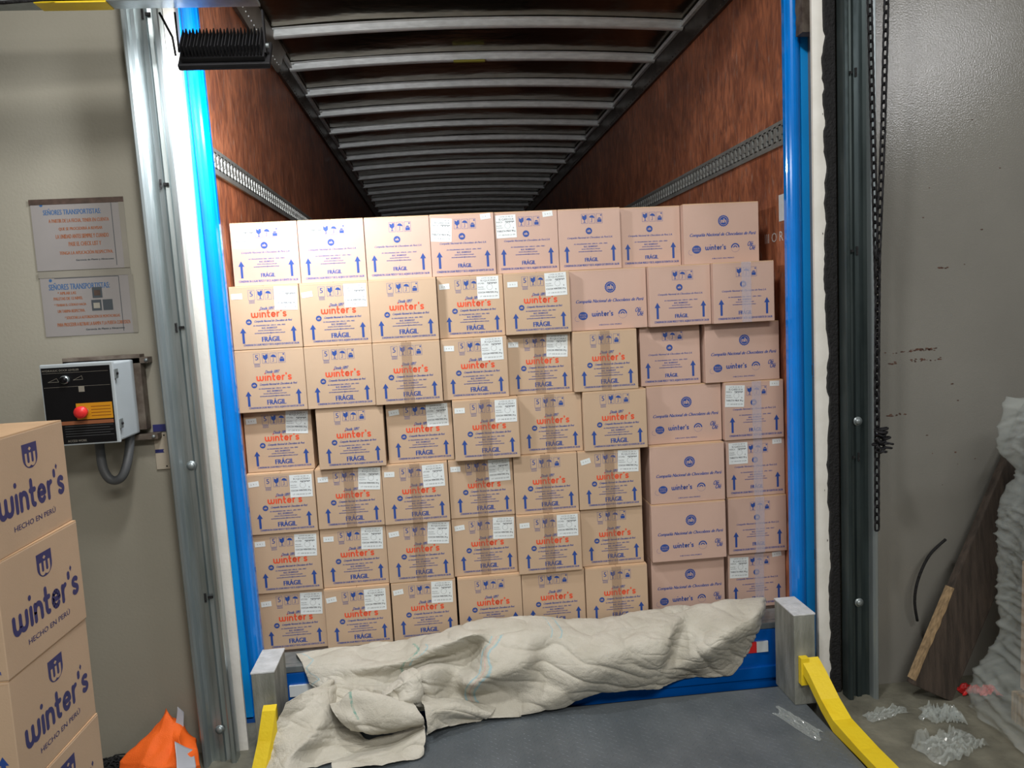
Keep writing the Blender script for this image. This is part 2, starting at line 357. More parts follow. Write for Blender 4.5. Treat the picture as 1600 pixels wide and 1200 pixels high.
def front_C(w, hgt):
    P = P2(); X = lambda u: (u - .5) * w; Y = lambda v: (1 - v) * hgt; b = 'pblue'
    seal(P, X(.53), Y(.30), .0265, b, 'kraftp', True)
    P.text('Compañía Nacional de Chocolates de Perú', X(.07), Y(.56), X(.945), Y(.49), b, .35, bold=.0007)
    P.disc(X(.165), Y(.755), .0215, b, 24, ry=.86); P.text('COSTA', X(.125), Y(.79), X(.205), Y(.765), 'kraftp'); P.text('DULCE', X(.125), Y(.75), X(.205), Y(.725), 'kraftp')
    P.disc(X(.09), Y(.80), .012, b, 12, PI * .6, PI * 1.7, .0112)
    brand(P, X(.28), Y(.775), X(.555), hgt * .062, b)
    P.disc(X(.68), Y(.75), .0205, b, 14, 0, PI, .0145); P.disc(X(.68), Y(.75), .010, b, 10, 0, PI, .005); P.disc(X(.68), Y(.75), .0205, b, 12, PI * 1.05, PI * 1.95, .0198)
    P.text('Olé', X(.84), Y(.735), X(.91), Y(.655), b, .3, bold=.0007); P.text('Olé', X(.865), Y(.80), X(.94), Y(.72), b, .3, bold=.0007)
    P.text('HECHO EN PERÚ', X(.37), Y(.925), X(.66), Y(.90), b, bold=.0004)
    return P
def shield(P, x0, y0, x1, y1, key, bg):
    w = x1 - x0; hh = y1 - y0; cx = (x0 + x1) / 2; r = w / 2
    P.raw([(x0, y1)] + [(x0, y0 + r * .8)] + [(cx + r * math.cos(a), y0 + r * .8 + r * .8 * math.sin(a)) for a in [PI + PI * i / 12 for i in range(1, 12)]] + [(x1, y0 + r * .8), (x1, y1)], [tuple(range(15))], key)
    t = w * .13; yb = y0 + hh * .30; xl = x0 + w * .22; xr = x1 - w * .22; rr = (xr - xl) / 4
    P.rect(xl - t / 2, yb, xl + t / 2, y0 + hh * .62, bg); P.rect(cx - t / 2, yb, cx + t / 2, y0 + hh * .62, bg); P.rect(xr - t / 2, yb, xr + t / 2, y0 + hh * .62, bg)
    for c in (xl + rr, cx + rr): P.disc(c, yb, rr + t / 2, bg, 10, PI, 2 * PI, rr - t / 2)
    s = w * .1; P.poly([(cx, y1 - hh * .14), (cx - s, y1 - hh * .22), (cx, y1 - hh * .30), (cx + s, y1 - hh * .22)], bg)
def side_print(w, hgt):
    P = P2(); X = lambda u: (u - .5) * w; Y = lambda v: v * hgt; k = 'pnavy'
    shield(P, X(.435), Y(.655), X(.622), Y(.88), k, 'kraft')
    brand(P, X(.10), Y(.30), X(.93), hgt * .185, k, .16)
    s = .007; x = X(.845); y = Y(.585); P.poly([(x, y + s), (x - s * .8, y), (x, y - s * 1.3), (x + s * .8, y)], k)
    P.text('HECHO EN PERÚ', X(.25), Y(.165), X(.775), Y(.225), k, bold=.0005)
    return P

# ------------------------------------------------------------ the dock building
WY = 3.10                                     # plane of the dock wall
mb = MB(); mb.box((-4.5, WY, 0), (-.956, WY + .2, 4.3), 'wall'); struct('wall_left', mb)
mb = MB(); mb.box((1.648, WY, 0), (5.5, WY + .2, 4.3), 'wall_r')
struct('wall_right', mb)
mb = MB(); mb.box((-.956, WY, 3.42), (1.648, WY + .2, 4.3), 'wall'); struct('wall_top', mb)
mb = MB(); mb.box((-4.7, -7, 0), (-4.5, WY + .2, 4.3), 'hall'); struct('wall_side_left', mb)
mb = MB(); mb.box((5.5, -7, 0), (5.7, WY + .2, 4.3), 'hall'); struct('wall_side_right', mb)
mb = MB(); mb.box((-4.7, -7.2, 0), (5.7, -7, 4.3), 'hall'); struct('wall_back', mb)
mb = MB(); mb.box((-4.7, -7.2, 4.3), (5.7, WY + .2, 4.4), 'ceil'); struct('ceiling', mb)
mb = MB(); mb.box((-4.7, -7.2, -.15), (5.7, .6, 0), 'floor'); mb.box((-4.7, .6, -.15), (-.80, WY + .2, 0), 'floor'); mb.box((1.50, .6, -.15), (5.7, WY + .2, 0), 'floor')
mb.box((-4.7, -7.2, -1.15), (5.7, 16, -1.1), 'floor'); mb.box((-.80, .5, -1.1), (1.5, .6, -.15), 'floor')
struct('floor', mb)
# white painted posts of the opening with the ragged rubber seal
def ragged(x0, x1, y0, y1, z0, z1, key, lean=0., amp=.006, side=1):
    mb = MB(); n = 160
    def fn(i):
        z = z0 + (z1 - z0) * i / n; d = amp * (noise.noise(Vector((z * 9, x0, 0))) + .6 * noise.noise(Vector((z * 31, x0, 5)))) * side
        return z, d
    vs = []
    for i in range(n + 1):
        z, d = fn(i); vs += [(x0 + lean * z, y0, z), (x1 + d + lean * z, y0, z), (x1 + d + lean * z, y1, z), (x0 + lean * z, y1, z)]
    fs = [(4 * i + k, 4 * i + (k + 1) % 4, 4 * i + 4 + (k + 1) % 4, 4 * i + 4 + k) for i in range(n) for k in range(4)]
    mb.add(vs, fs + [(0, 3, 2, 1), (4 * n, 4 * n + 1, 4 * n + 2, 4 * n + 3)], key); return mb
mb = ragged(-.884, -.944, 3.085, 3.099, 0, 3.42, 'white', -.0085, .004); struct('trim_1', mb)
mb = ragged(1.557, 1.640, 3.085, 3.099, 0, 3.42, 'white', .0005, .005); struct('trim_2', mb)
def seal_strip(x0, x1, lean, label):
    mb = ragged(x0, x1, 3.068, 3.099, .0, 3.3, 'black', lean, .012, -1); o = obj('weather_seal', mb); tag(o, label, 'seal', 'rubber seals beside the opening')
seal_strip(-.925, -.948, -.0085, 'ragged black rubber seal beside the left white post of the opening')
seal_strip(1.645, 1.604, .0005, 'ragged black rubber seal beside the right white post of the opening')
K['chipd'] = plain('dark_paint_chip', (.05, .045, .04), .7)
rr = random.Random(8); P = P2()
for x, z, q in ((1.612, 2.55, .006), (1.60, 2.46, .005), (1.62, 2.25, .007), (1.595, 1.98, .004), (1.62, 1.2, .004), (1.6, .68, .006), (1.61, .33, .005), (1.59, .9, .004), (-.935, .6, .005), (-.925, .35, .006), (-.93, .25, .004)):
    P.poly([(x + q * .45 * rr.uniform(.5, 1.3) * math.cos(k * 1.05), z + q * rr.uniform(.6, 1.5) * math.sin(k * 1.05)) for k in range(6)], 'chipd')
mb = MB(); mb.flat(P, (0, 3.0848, 0), (1, 0, 0), (0, 0, 1)); struct('trim_4', mb)

# vertical door tracks
prof = [(0, 3.098), (0, 2.99), (.006, 2.982), (.016, 2.982), (.022, 2.992), (.024, 3.02), (.034, 3.03), (.056, 3.028), (.060, 3.018), (.078, 3.016), (.082, 3.026), (.100, 3.03), (.106, 3.00), (.112, 2.996), (.124, 2.996), (.128, 3.004), (.128, 3.05)]
def door_track(x0, sgn, lean, key, edge, label, side):
    t = thing('door_track', label, 'door track', (x0, 0, 0), 0, 'vertical door tracks')
    P = [(sgn * a, c) for a, c in prof]
    mb = MB(); mb.extrude(P[5:], .0, 3.6, key, .003 * sgn, lean); obj('channel', mb, t)
    mb = MB(); mb.extrude(P[:6], .0, 3.6, edge, .003 * sgn, lean); obj('edge_flange', mb, t)
    for z in ((.135, 1.205) if side else (.42, 1.2)):
        mb = MB(); mb.ball((sgn * .07 + lean * z, 3.014, z), .013, 'galvl', 12, (1, .6, 1)); mb.cyl((sgn * .07 + lean * z, 3.018, z), .019, .004, 'y', 'galvl'); obj('bolt', mb, t)
    for z in ((.68, 1.735, 2.265, 2.87) if side else (1.05, 1.9, 2.6)):
        mb = MB(); mb.box((sgn * .069 - .004 + lean * z, 3.0125, z - .018), (sgn * .069 + .004 + lean * z, 3.0145, z + .018), 'black'); obj('slot_hole', mb, t)
        mb = MB(); mb.box((sgn * .091 - .012 + lean * z, 3.012, z - .005), (sgn * .091 + .006 + lean * z, 3.019, z + .005), 'black'); obj('slot_hole', mb, t)
    return t
door_track(-1.036, 1, -.0115, 'galv', 'galvl', 'galvanised steel door track standing left of the trailer opening', 1)
door_track(1.772, -1, .0, 'galv_shade', 'galvl', 'galvanised steel door track, coloured as in shade, standing right of the trailer opening', 0)

# ------------------------------------------------------------ trailer
tr = thing('truck_trailer', 'blue framed truck trailer with brown plywood lining, backed up to the dock opening', 'truck trailer', (0, 0, 0))
TY0, TY1, XL, XR, ZF = 3.34, 14.6, -.90, 1.60, .236
for nm, x0, x1 in (('side_lining', XL - .03, XL), ('side_lining', XR, XR + .03)):
    mb = MB(); mb.box((x0, TY0 + .02, ZF), (x1, TY1, 3.44), 'ply'); obj(nm, mb, tr)
mb = MB(); mb.box((XL - .03, TY0, ZF - .12), (XR + .03, TY0 + .12, ZF - .001), 'galvl'); mb.box((XL - .03, TY0 + .12, ZF - .12), (XR + .03, TY1, ZF - .001), 'wood'); obj('cargo_floor', mb, tr)
mb = MB(); mb.box((XL - .03, TY1, ZF), (XR + .03, TY1 + .03, 3.6), 'ply'); obj('front_wall', mb, tr)
def roofz(x): u = (x - .35) / 1.25; return 3.402 + .042 * (1 - u * u)
mb = MB()
def rf(a, c):
    x = XL - .02 + a * (XR - XL + .04); y = 3.3 + c * (TY1 - 3.3)
    return (x, y, roofz(x) + .004 * noise.noise(Vector((x * 1.2, y * 1.7, 0))))
mb.grid(rf, 40, 160, 'sheet'); obj('roof_sheet', mb, tr)
def bow(y):
    mb = MB(); P = [(-.046, 0), (-.046, -.003), (-.024, -.004), (-.018, -.038), (-.008, -.044), (.016, -.044), (.024, -.038), (.028, -.006), (.044, -.004), (.044, 0)]
    n = 28; vs = []
    for i in range(n + 1):
        x = XL + .028 + (XR - XL - .056) * i / n; z = roofz(x)
        for a, c in P: vs.append((x, y + a, z + c - .004))
    k = len(P); fs = [(i * k + j, i * k + (j + 1) % k, (i + 1) * k + (j + 1) % k, (i + 1) * k + j) for i in range(n) for j in range(k)]
    fs += [tuple(range(k)), tuple(n * k + j for j in range(k))[::-1]]
    mb.add(vs, fs, 'bow'); mb.box((XL + .03, y - .052, roofz(XL) - .012), (XL + .06, y + .052, roofz(XL) - .004), 'bow'); return mb
ys = [3.50 + .6145 * k for k in range(18)]
for i, y in enumerate(ys):
    o = obj('roof_bow', bow(y), tr, True)
    if abs(y - 5.34) < .1:
        mb = MB(); mb.box((.20, y - .040, roofz(.3) - .064), (.41, y - .016, roofz(.3) - .050), 'tagy', .002); tag(obj('inspection_tag', mb, o), 'yellow tag clipped under the roof bow')
for s, x in ((1, XL), (-1, XR)):
    mb = MB(); mb.box((min(x, x + s * .022), TY0 + .02, 3.25), (max(x, x + s * .022), TY1, 3.39), 'rail', .003)
    mb.box((min(x + s * .022, x + s * .045), TY0 + .02, 3.37), (max(x + s * .022, x + s * .045), TY1, 3.395), 'bow', .003)
    for k in range(90): mb.ball((x + s * .0225, 3.45 + k * .06, 3.27), .005, 'rail', 6)
    obj('top_rail', mb, tr)
# perforated cargo tracks
for s, x, z0, z1 in ((1, XL, 2.385, 2.455), (-1, XR, 2.432, 2.505)):
    mb = MB(); a = x; c = x + s * .011; e = x + s * .002
    zc = (z0 + z1) / 2 
    mb.box((min(a, e), TY0 + .03, z0), (max(a, e), TY1, z1), 'dark')
    for u, v in ((z0 - .022, z0 + .008), (z1 - .008, z1 + .016)): mb.box((min(a, c), TY0 + .03, u), (max(a, c), TY1, v), 'track', .002)
    k = TY0 + .05
    while k < 9.5:
        mb.box((min(a, c), k, z0), (max(a, c), k + .026, z1), 'track'); mb.box((min(a, c) , k + .026, zc - .008), (max(a, c), k + .034, zc + .008), 'track'); mb.box((min(a, c), k - .008, zc - .008), (max(a, c), k, zc + .008), 'track')
        k += .054
    mb.box((min(a, c), 9.5, z0), (max(a, c), TY1, z1), 'track'); obj('cargo_track', mb, tr)
# rear frame posts: flat outer face, rounded gasket tube inside
def postprof(s):
    return [(s * .125, 3.40), (s * .125, 3.305), (s * .115, 3.30), (s * .068, 3.30), (s * .064, 3.305)], [(s * .064, 3.305)] + [(s * (.034 + .027 * math.cos(a)), 3.30 - .022 * math.sin(a)) for a in [PI * i / 8 for i in range(1, 8)]] + [(s * .004, 3.305), (s * .0, 3.31), (0, 3.335)]
for s, x0, lean in ((-1, -.846, -.0135), (1, 1.542, .0022)):
    A, Bq = postprof(s); A = [(x0 + a, c) for a, c in A]; Bq = [(x0 + a, c) for a, c in Bq]
    mb = MB(); mb.extrude(A, .02, 3.5, 'blue', -.004 * s, lean); o = obj('rear_post', mb, tr)
    mb = MB(); mb.extrude(Bq, .02, 3.5, 'bluel', -.004 * s, lean); obj('door_gasket', mb, o)
    if s > 0:
        for z in (1.37, .52):
            mb = MB(); mb.box((x0 + .105, 3.285, z), (x0 + .125, 3.305, z + .05), 'rusty', .004); mb.cyl((x0 + .115, 3.288, z + .025), .010, .06, 'z', 'galv'); obj('hinge', mb, o)
    else:
        mb = MB(); mb.box((x0 - .115, 3.28, .50), (x0 - .10, 3.30, .57), 'rusty', .004); mb.cyl((x0 - .11, 3.286, .535), .010, .08, 'z', 'galv'); obj('hinge', mb, o)
mb = MB(); mb.box((-1.0, 3.31, -.10), (1.70, 3.335, .205), 'blued', .006); mb.box((XL, 3.308, .206), (XR, 3.339, ZF - .001), 'galvl', .003); mb.box((-1.0, 3.30, -.03), (1.70, 3.311, .03), 'blued', .004)
mb.box((-.75, 3.30, .10), (-.61, 3.309, .15), 'paper'); mb.box((-.61, 3.30, .10), (-.5, 3.309, .15), 'redbtn'); mb.box((1.22, 3.30, .10), (1.365, 3.309, .15), 'redbtn'); mb.box((1.365, 3.30, .10), (1.42, 3.309, .15), 'paper')
obj('rear_sill', mb, tr)
mb = MB(); mb.box((-1.0, 3.31, 3.47), (1.7, 3.40, 3.7), 'blue', .006); obj('rear_header', mb, tr)
# loose riveted gusset hanging at the top left rear corner
mb = MB()
def gs(a, c):
    y = 3.45 + a * 1.62; lo = 3.255 - .045 * math.sin(min(1, a * 1.05) * PI * .5) ** 2 + .13 * max(0, (a - .86) / .14) ** 2
    return (XL + .026 + .03 * (1 - c) , y, 3.385 + (lo - 3.385) * c)
mb.grid(gs, 40, 6, 'railb')
for k in range(26):
    q = gs(.02 + k * .035, .72); mb.ball((q[0] + .001, q[1], q[2]), .0045, 'bow', 6)
obj('corner_gusset', mb, tr)
# wall marks
mb = MB(); mb.box((XR - .002, 3.435, 2.075), (XR - .0005, 3.50, 2.195), 'paper'); tag(obj('paper_sticker', mb, tr), 'white paper sticker on the right lining')
P = P2(); P.text('III O R', 0, 0, .20, .045, 'ceram')
mb = MB(); mb.flat(P, (XR - .0005, 3.66, 1.985), (0, -1, 0), (0, 0, 1)); tag(obj('chalk_marking', mb, tr), 'white chalk letters on the right lining')

# ------------------------------------------------------------ cartons
DIM = {'W': (.2955, .365, .2760), 'A': (.2868, .365, .2760), 'C': (.358, .295, .2760)}
RH = .2768
def carton_body(kind, big=False):
    w, d, hh = DIM[kind]; key = 'kraft' if kind == 'W' else 'kraftp'; mb = MB()
    mb.box((-w / 2, 0, .001), (w / 2, d, hh - .0035), key, .0022)
    # closing flaps, with the slit along the middle
    if kind == 'C': mb.box((-w / 2 + .001, .001, hh - .0035), (w / 2 - .001, d / 2 - .001, hh), 'kraftin'); mb.box((-w / 2 + .001, d / 2 + .001, hh - .0035), (w / 2 - .001, d - .001, hh), 'kraftin')
    else: mb.box((-w / 2 + .001, .001, hh - .0035), (-.001, d - .001, hh), 'kraftin'); mb.box((.001, .001, hh - .0035), (w / 2 - .001, d - .001, hh), 'kraftin')
    # thin crease under the upper fold
    mb.box((-w / 2 + .003, -.0004, hh - .0085), (w / 2 - .003, .002, hh - .0080), 'kraftin')
    P = {'W': front_W, 'A': front_A, 'C': front_C}[kind](w, hh)
    mb.flat(P, (0, 0, 0), (1, 0, 0), (0, 0, 1))
    if big: mb.flat(side_print(d, hh), (w / 2, d / 2, 0), (0, 1, 0), (0, 0, 1))
    return mb.mesh('carton_body')
BODY = {k: carton_body(k) for k in 'WAC'}
def label_mesh(kind):
    w = .098 if kind == 'W' else .092; hh = .100; P = P2(); k = 'ink'; rr = random.Random(3 if kind == 'W' else 4)
    P.rect(-w / 2, -hh / 2, w / 2, hh / 2, 'paper')
    X = lambda u: (u - .5) * w; Y = lambda v: (.5 - v) * hh
    P.text('LOTE 25 08 14', X(.22), Y(.10), X(.86), Y(.05), k)
    P.text('R1QUC00A1' if kind == 'W' else 'R1G400101A', X(.18), Y(.24), X(.90), Y(.14), k)
    for i in range(7): P.rect(X(.48 + .065 * i), Y(.32 + .02 * (i % 2)), X(.52 + .065 * i), Y(.27), k)
    P.text('UTC/MBX' if kind == 'W' else 'MARCA', X(.04), Y(.34), X(.34), Y(.27), k)
    P.text('MOLITEC', X(.04), Y(.49), X(.30), Y(.44), k); P.text('MAQUINA 5', X(.04), Y(.585), X(.36), Y(.53), k)
    P.disc(X(.58), Y(.47), .013, k, 14, r0=.0122); P.text('B', X(.84), Y(.60), X(.89), Y(.54), k)
    P.text('COCOA WINTERS 24 g' if kind == 'W' else 'TABLETA MILK 90 g', X(.04), Y(.76), X(.94), Y(.66), k, bold=.0003)
    P.text('17 100 8 03 21.09', X(.12), Y(.90), X(.92), Y(.84), k)
    mb = MB(); mb.box((-w / 2, -.0004, -hh / 2), (w / 2, .0, hh / 2), 'paper'); P.items.pop(0); mb.flat(P, (0, -.0004, 0), (1, 0, 0), (0, 0, 1), eps=.0001)
    return mb.mesh('shipping_label')
LAB = {k: label_mesh(k) for k in 'WA'}
mb = MB(); mb.box((-.023, -.0004, -.012), (.023, 0, .012), 'paper')
P = P2(); P.text('2 4 1', -.014, -.003, .012, .003, 'tapecl'); mb.flat(P, (0, -.0004, 0), (1, 0, 0), (0, 0, 1), eps=.0001); STK = mb.mesh('small_sticker')
def tape_mesh(key, hh, w, gap):
    mb = MB(); y = -.0012
    mb.box((-w / 2, y, .002), (w / 2, y + .0004, hh - .001), key)
    return mb.mesh('packing_tape')
TB = tape_mesh('tapeb', .2760, .045, 0); TS = tape_mesh('tapes', .2760, .045, 1)
ROWS = [
[('A', -0.741, 3.510, 'ls'), ('A', -0.452, 3.510, 'ls'), ('A', -0.162, 3.510, ''), ('A', 0.127, 3.500, 'ls'), ('A', 0.417, 3.510, 'ls'), ('A', 0.706, 3.510, ''), ('A', 0.996, 3.540, ''), ('C', 1.321, 3.500, '')],
[('W', -0.749, 3.450, 'ls'), ('W', -0.450, 3.450, 'ls'), ('W', -0.152, 3.440, ''), ('W', 0.147, 3.480, 'ls'), ('W', 0.445, 3.450, 'ls'), ('C', 0.775, 3.485, ''), ('A', 1.101, 3.450, ''), ('A', 1.390, 3.420, 't')],
[('W', -0.749, 3.450, ''), ('W', -0.450, 3.440, ''), ('W', -0.152, 3.430, 'T'), ('W', 0.147, 3.450, 'ls'), ('W', 0.445, 3.490, 'lsT'), ('W', 0.744, 3.450, 'T'), ('A', 1.064, 3.510, ''), ('C', 1.400, 3.480, '')],
[('W', -0.747, 3.500, 'ls'), ('W', -0.423, 3.450, ''), ('W', -0.117, 3.480, 'ls'), ('W', 0.182, 3.430, 'lsT'), ('W', 0.480, 3.480, 'T'), ('W', 0.778, 3.450, ''), ('C', 1.120, 3.500, ''), ('A', 1.448, 3.470, 'lst')],
[('W', -0.749, 3.480, 'ls'), ('W', -0.450, 3.490, 'lsT'), ('W', -0.152, 3.480, 'lsT'), ('W', 0.147, 3.500, 'lsT'), ('W', 0.445, 3.480, 'T'), ('W', 0.744, 3.480, 'lsT'), ('C', 1.114, 3.480, ''), ('A', 1.453, 3.500, 'lst')],
[('W', -0.749, 3.490, 'ls'), ('W', -0.450, 3.500, 'ls'), ('W', -0.152, 3.490, 'lsT'), ('W', 0.147, 3.505, 'lsT'), ('W', 0.445, 3.460, 'lsT'), ('W', 0.747, 3.495, 'T'), ('C', 1.110, 3.470, ''), ('A', 1.453, 3.490, 't')],
[('W', -0.748, 3.500, 'ls'), ('W', -0.450, 3.480, 'ls'), ('W', -0.148, 3.490, 'ls'), ('W', 0.157, 3.480, ''), ('W', 0.455, 3.480, ''), ('W', 0.754, 3.470, 'T'), ('C', 1.111, 3.510, ''), ('A', 1.453, 3.510, 'lst')]]
ORD = ['leftmost', 'second from left', 'third from left', 'fourth from left', 'fifth from left', 'sixth from left', 'seventh from left', 'rightmost']
RN = ['in the top row', 'in the second row down', 'in the third row down', 'in the fourth row down', 'in the fifth row down', 'in the sixth row down', 'in the bottom row']
rnd = random.Random(5)
for r, row in enumerate(ROWS):
    for c, (k, x, y, fl) in enumerate(row):
        look = {'W': 'tan carton with red logo', 'A': 'tan carton with blue print', 'C': 'wide tan carton with round blue seal'}[k] + (' and white label' if 'l' in fl else '')
        w, d, hh = DIM[k]
        t = thing('cardboard_carton', '%s, %s %s' % (look, ORD[c], RN[r]), 'carton', (x, y - (.02 if r > 3 else 0), ZF + RH * (6 - r)), math.radians(rnd.uniform(-.15, .15)), 'cartons stacked in the trailer')
        obj('carton_body', BODY[k], t)
        j = lambda s: rnd.uniform(-s, s)
        if 'l' in fl:
            o = obj('shipping_label', LAB[k], t); o.location = ((.29 if k == 'W' else -.305) * w + j(.006), -.0006, hh * (.782 if k == 'W' else .760) + j(.006)); o.rotation_euler = (0, math.radians(j(3) + (5 if (r, c) == (0, 3) else 1)), 0); o.scale.z = 1.02
        if 's' in fl:
            o = obj('small_sticker', STK, t); o.location = ((-.385 if k == 'W' else .36) * w + j(.004), -.0006, hh * (.83 if k == 'W' else .93) + j(.004)); o.rotation_euler = (0, math.radians(j(5) - (16 if (r, c) == (4, 5) else 3)), 0)
        if 'T' in fl: tag(obj('packing_tape', TB, t), 'strip of brown packing tape')
        if 't' in fl: o = obj('packing_tape', TS, t); o.location.x = .012; tag(o, 'strip of shiny clear packing tape')
# near stack by the left wall, on a pallet
pal = thing('wooden_pallet', 'wooden pallet under the near stack of cartons at the left', 'pallet', (-1.20, 1.66, 0))
for y in (.0, .30, .60):
    mb = MB(); mb.box((-.30, y, 0), (.16, y + .09, .016), 'woodl', .002); mb.box((-.30, y, .098), (.16, y + .09, .114), 'woodl', .002); obj('cross_board', mb, pal)
    for x in (-.30, -.115, .07):
        mb = MB(); mb.box((x, y, .016), (x + .09, y + .09, .098), 'woodl', .002); obj('block', mb, pal)
for i in range(4):
    mb = MB(); mb.box((-.30 + i * .123, -.02, .114), (-.21 + i * .123, .72, .131), 'woodl', .002); obj('deck_board', mb, pal)
BIG = carton_body('W', True)
SL = ['topmost of the near stack at the left edge', 'second from the top of the near stack', 'third from the top of the near stack', 'fourth from the top of the near stack', 'lowest of the near stack, on the pallet']
for k in range(5):
    t = thing('cardboard_carton', 'tan carton with big navy lettering, ' + SL[k], 'carton', (-1.177 + .002 * (k % 2), 1.792, 1.2335 - .2755 * k + .0), math.radians([-.6, -1.9, -1.6, -2.0, -1.7][k]), 'cartons stacked by the left wall')
    obj('carton_body', BIG, t)
# ------------------------------------------------------------ dock leveler and guards
t = thing('dock_leveler', 'grey steel tread plate dock leveler in front of the trailer', 'dock leveler', (0, 0, 0))
mb = MB(); mb.box((-.79, .62, -.02), (1.455, 3.165, 0.0), 'plate')
rr = random.Random(2)
y = 2.25; row = 0
while y < 3.14:
    x = -.78 + (.017 if row % 2 else 0)
    while x < 1.44:
        a = PI / 4 if (int(round((x + .78) / .034)) + row) % 2 else -PI / 4
        L, Wd = .0105, .0034; ca, sa = math.cos(a), math.sin(a)
        q = [(-L, 0), (0, -Wd), (L, 0), (0, Wd)]
        mb.add([(x + u * ca - v * sa, y + u * sa + v * ca, .0002) for u, v in q] + [(x - .4 * L * ca, y - .4 * L * sa, .0014), (x + .4 * L * ca, y + .4 * L * sa, .0014)], [(0, 1, 4), (0, 4, 3), (1, 2, 5), (2, 3, 5), (1, 5, 4), (3, 4, 5)], 'plate')
        x += .034
    y += .017; row += 1
obj('tread_plate', mb, t)
mb = MB(); mb.tube([(-.78, 3.175, -.018), (1.45, 3.175, -.018)], .014, 'dark', 12); obj('hinge_rod', mb, t)
mb = MB(); mb.box((-.79, 3.17, -1.0), (1.455, 3.19, -.03), 'black'); obj('leveler_skirt', mb, t)
def guard_post(x0, x1, y0, y1, z, lean, label):
    t = thing('guard_post', label, 'post', (x0, y0, 0), 0, 'steel guard posts at the trailer sill')
    w, d = x1 - x0, y1 - y0
    mb = MB(); mb.box((0, 0, -.0), (w, d, z - .008), 'steelblk', .004); o = obj('post_body', mb, t)
    mb = MB(); mb.box((-.002, -.002, z - .008), (w + .002, d + .002, z), 'chip', .003); tag(obj('chipped_top', mb, t), 'chipped white painted top')
    return t
guard_post(-.825, -.735, 3.0, 3.21, .365, 0, 'weathered grey steel guard post left of the canvas, white chipped top')
guard_post(1.405, 1.497, 3.0, 3.19, .40, 0, 'weathered grey steel guard post right of the canvas, white chipped top')
def curb(pts, w, hgt, label):
    t = thing('toe_guard', label, 'guard rail', (0, 0, 0), 0, 'yellow guards beside the leveler')
    mb = MB(); vs = []
    for x, y, z in pts: vs += [(x - w / 2, y, max(z - hgt, .001)), (x + w / 2, y, max(z - hgt, .001)), (x + w / 2, y, z), (x - w / 2, y, z)]
    n = len(pts); fs = [(4 * i + k, 4 * i + (k + 1) % 4, 4 * i + 4 + (k + 1) % 4, 4 * i + 4 + k) for i in range(n - 1) for k in range(4)] + [(0, 3, 2, 1), (4 * n - 4, 4 * n - 3, 4 * n - 2, 4 * n - 1)]
    mb.add(vs, fs, 'yellow'); obj('guard_bar', mb, t, True); return t
t = curb([(1.462, 2.985, .215), (1.475, 2.94, .17), (1.488, 2.86, .095), (1.495, 2.78, .05), (1.50, 2.6, .035), (1.50, 2.2, .035), (1.50, 1.6, .035)], .078, .05, 'worn yellow guard bar running along the right edge of the tread plate')
t2 = curb([(-.757, 2.985, .235), (-.757, 2.955, .225), (-.776, 2.925, .12), (-.80, 2.885, .02)], .052, .2, 'short yellow guard bar in front of the left guard post')
mb = MB(); mb.box((1.42, 2.97, .10), (1.455, 2.999, .22), 'yellow', .003); obj('guard_bracket', mb, t)

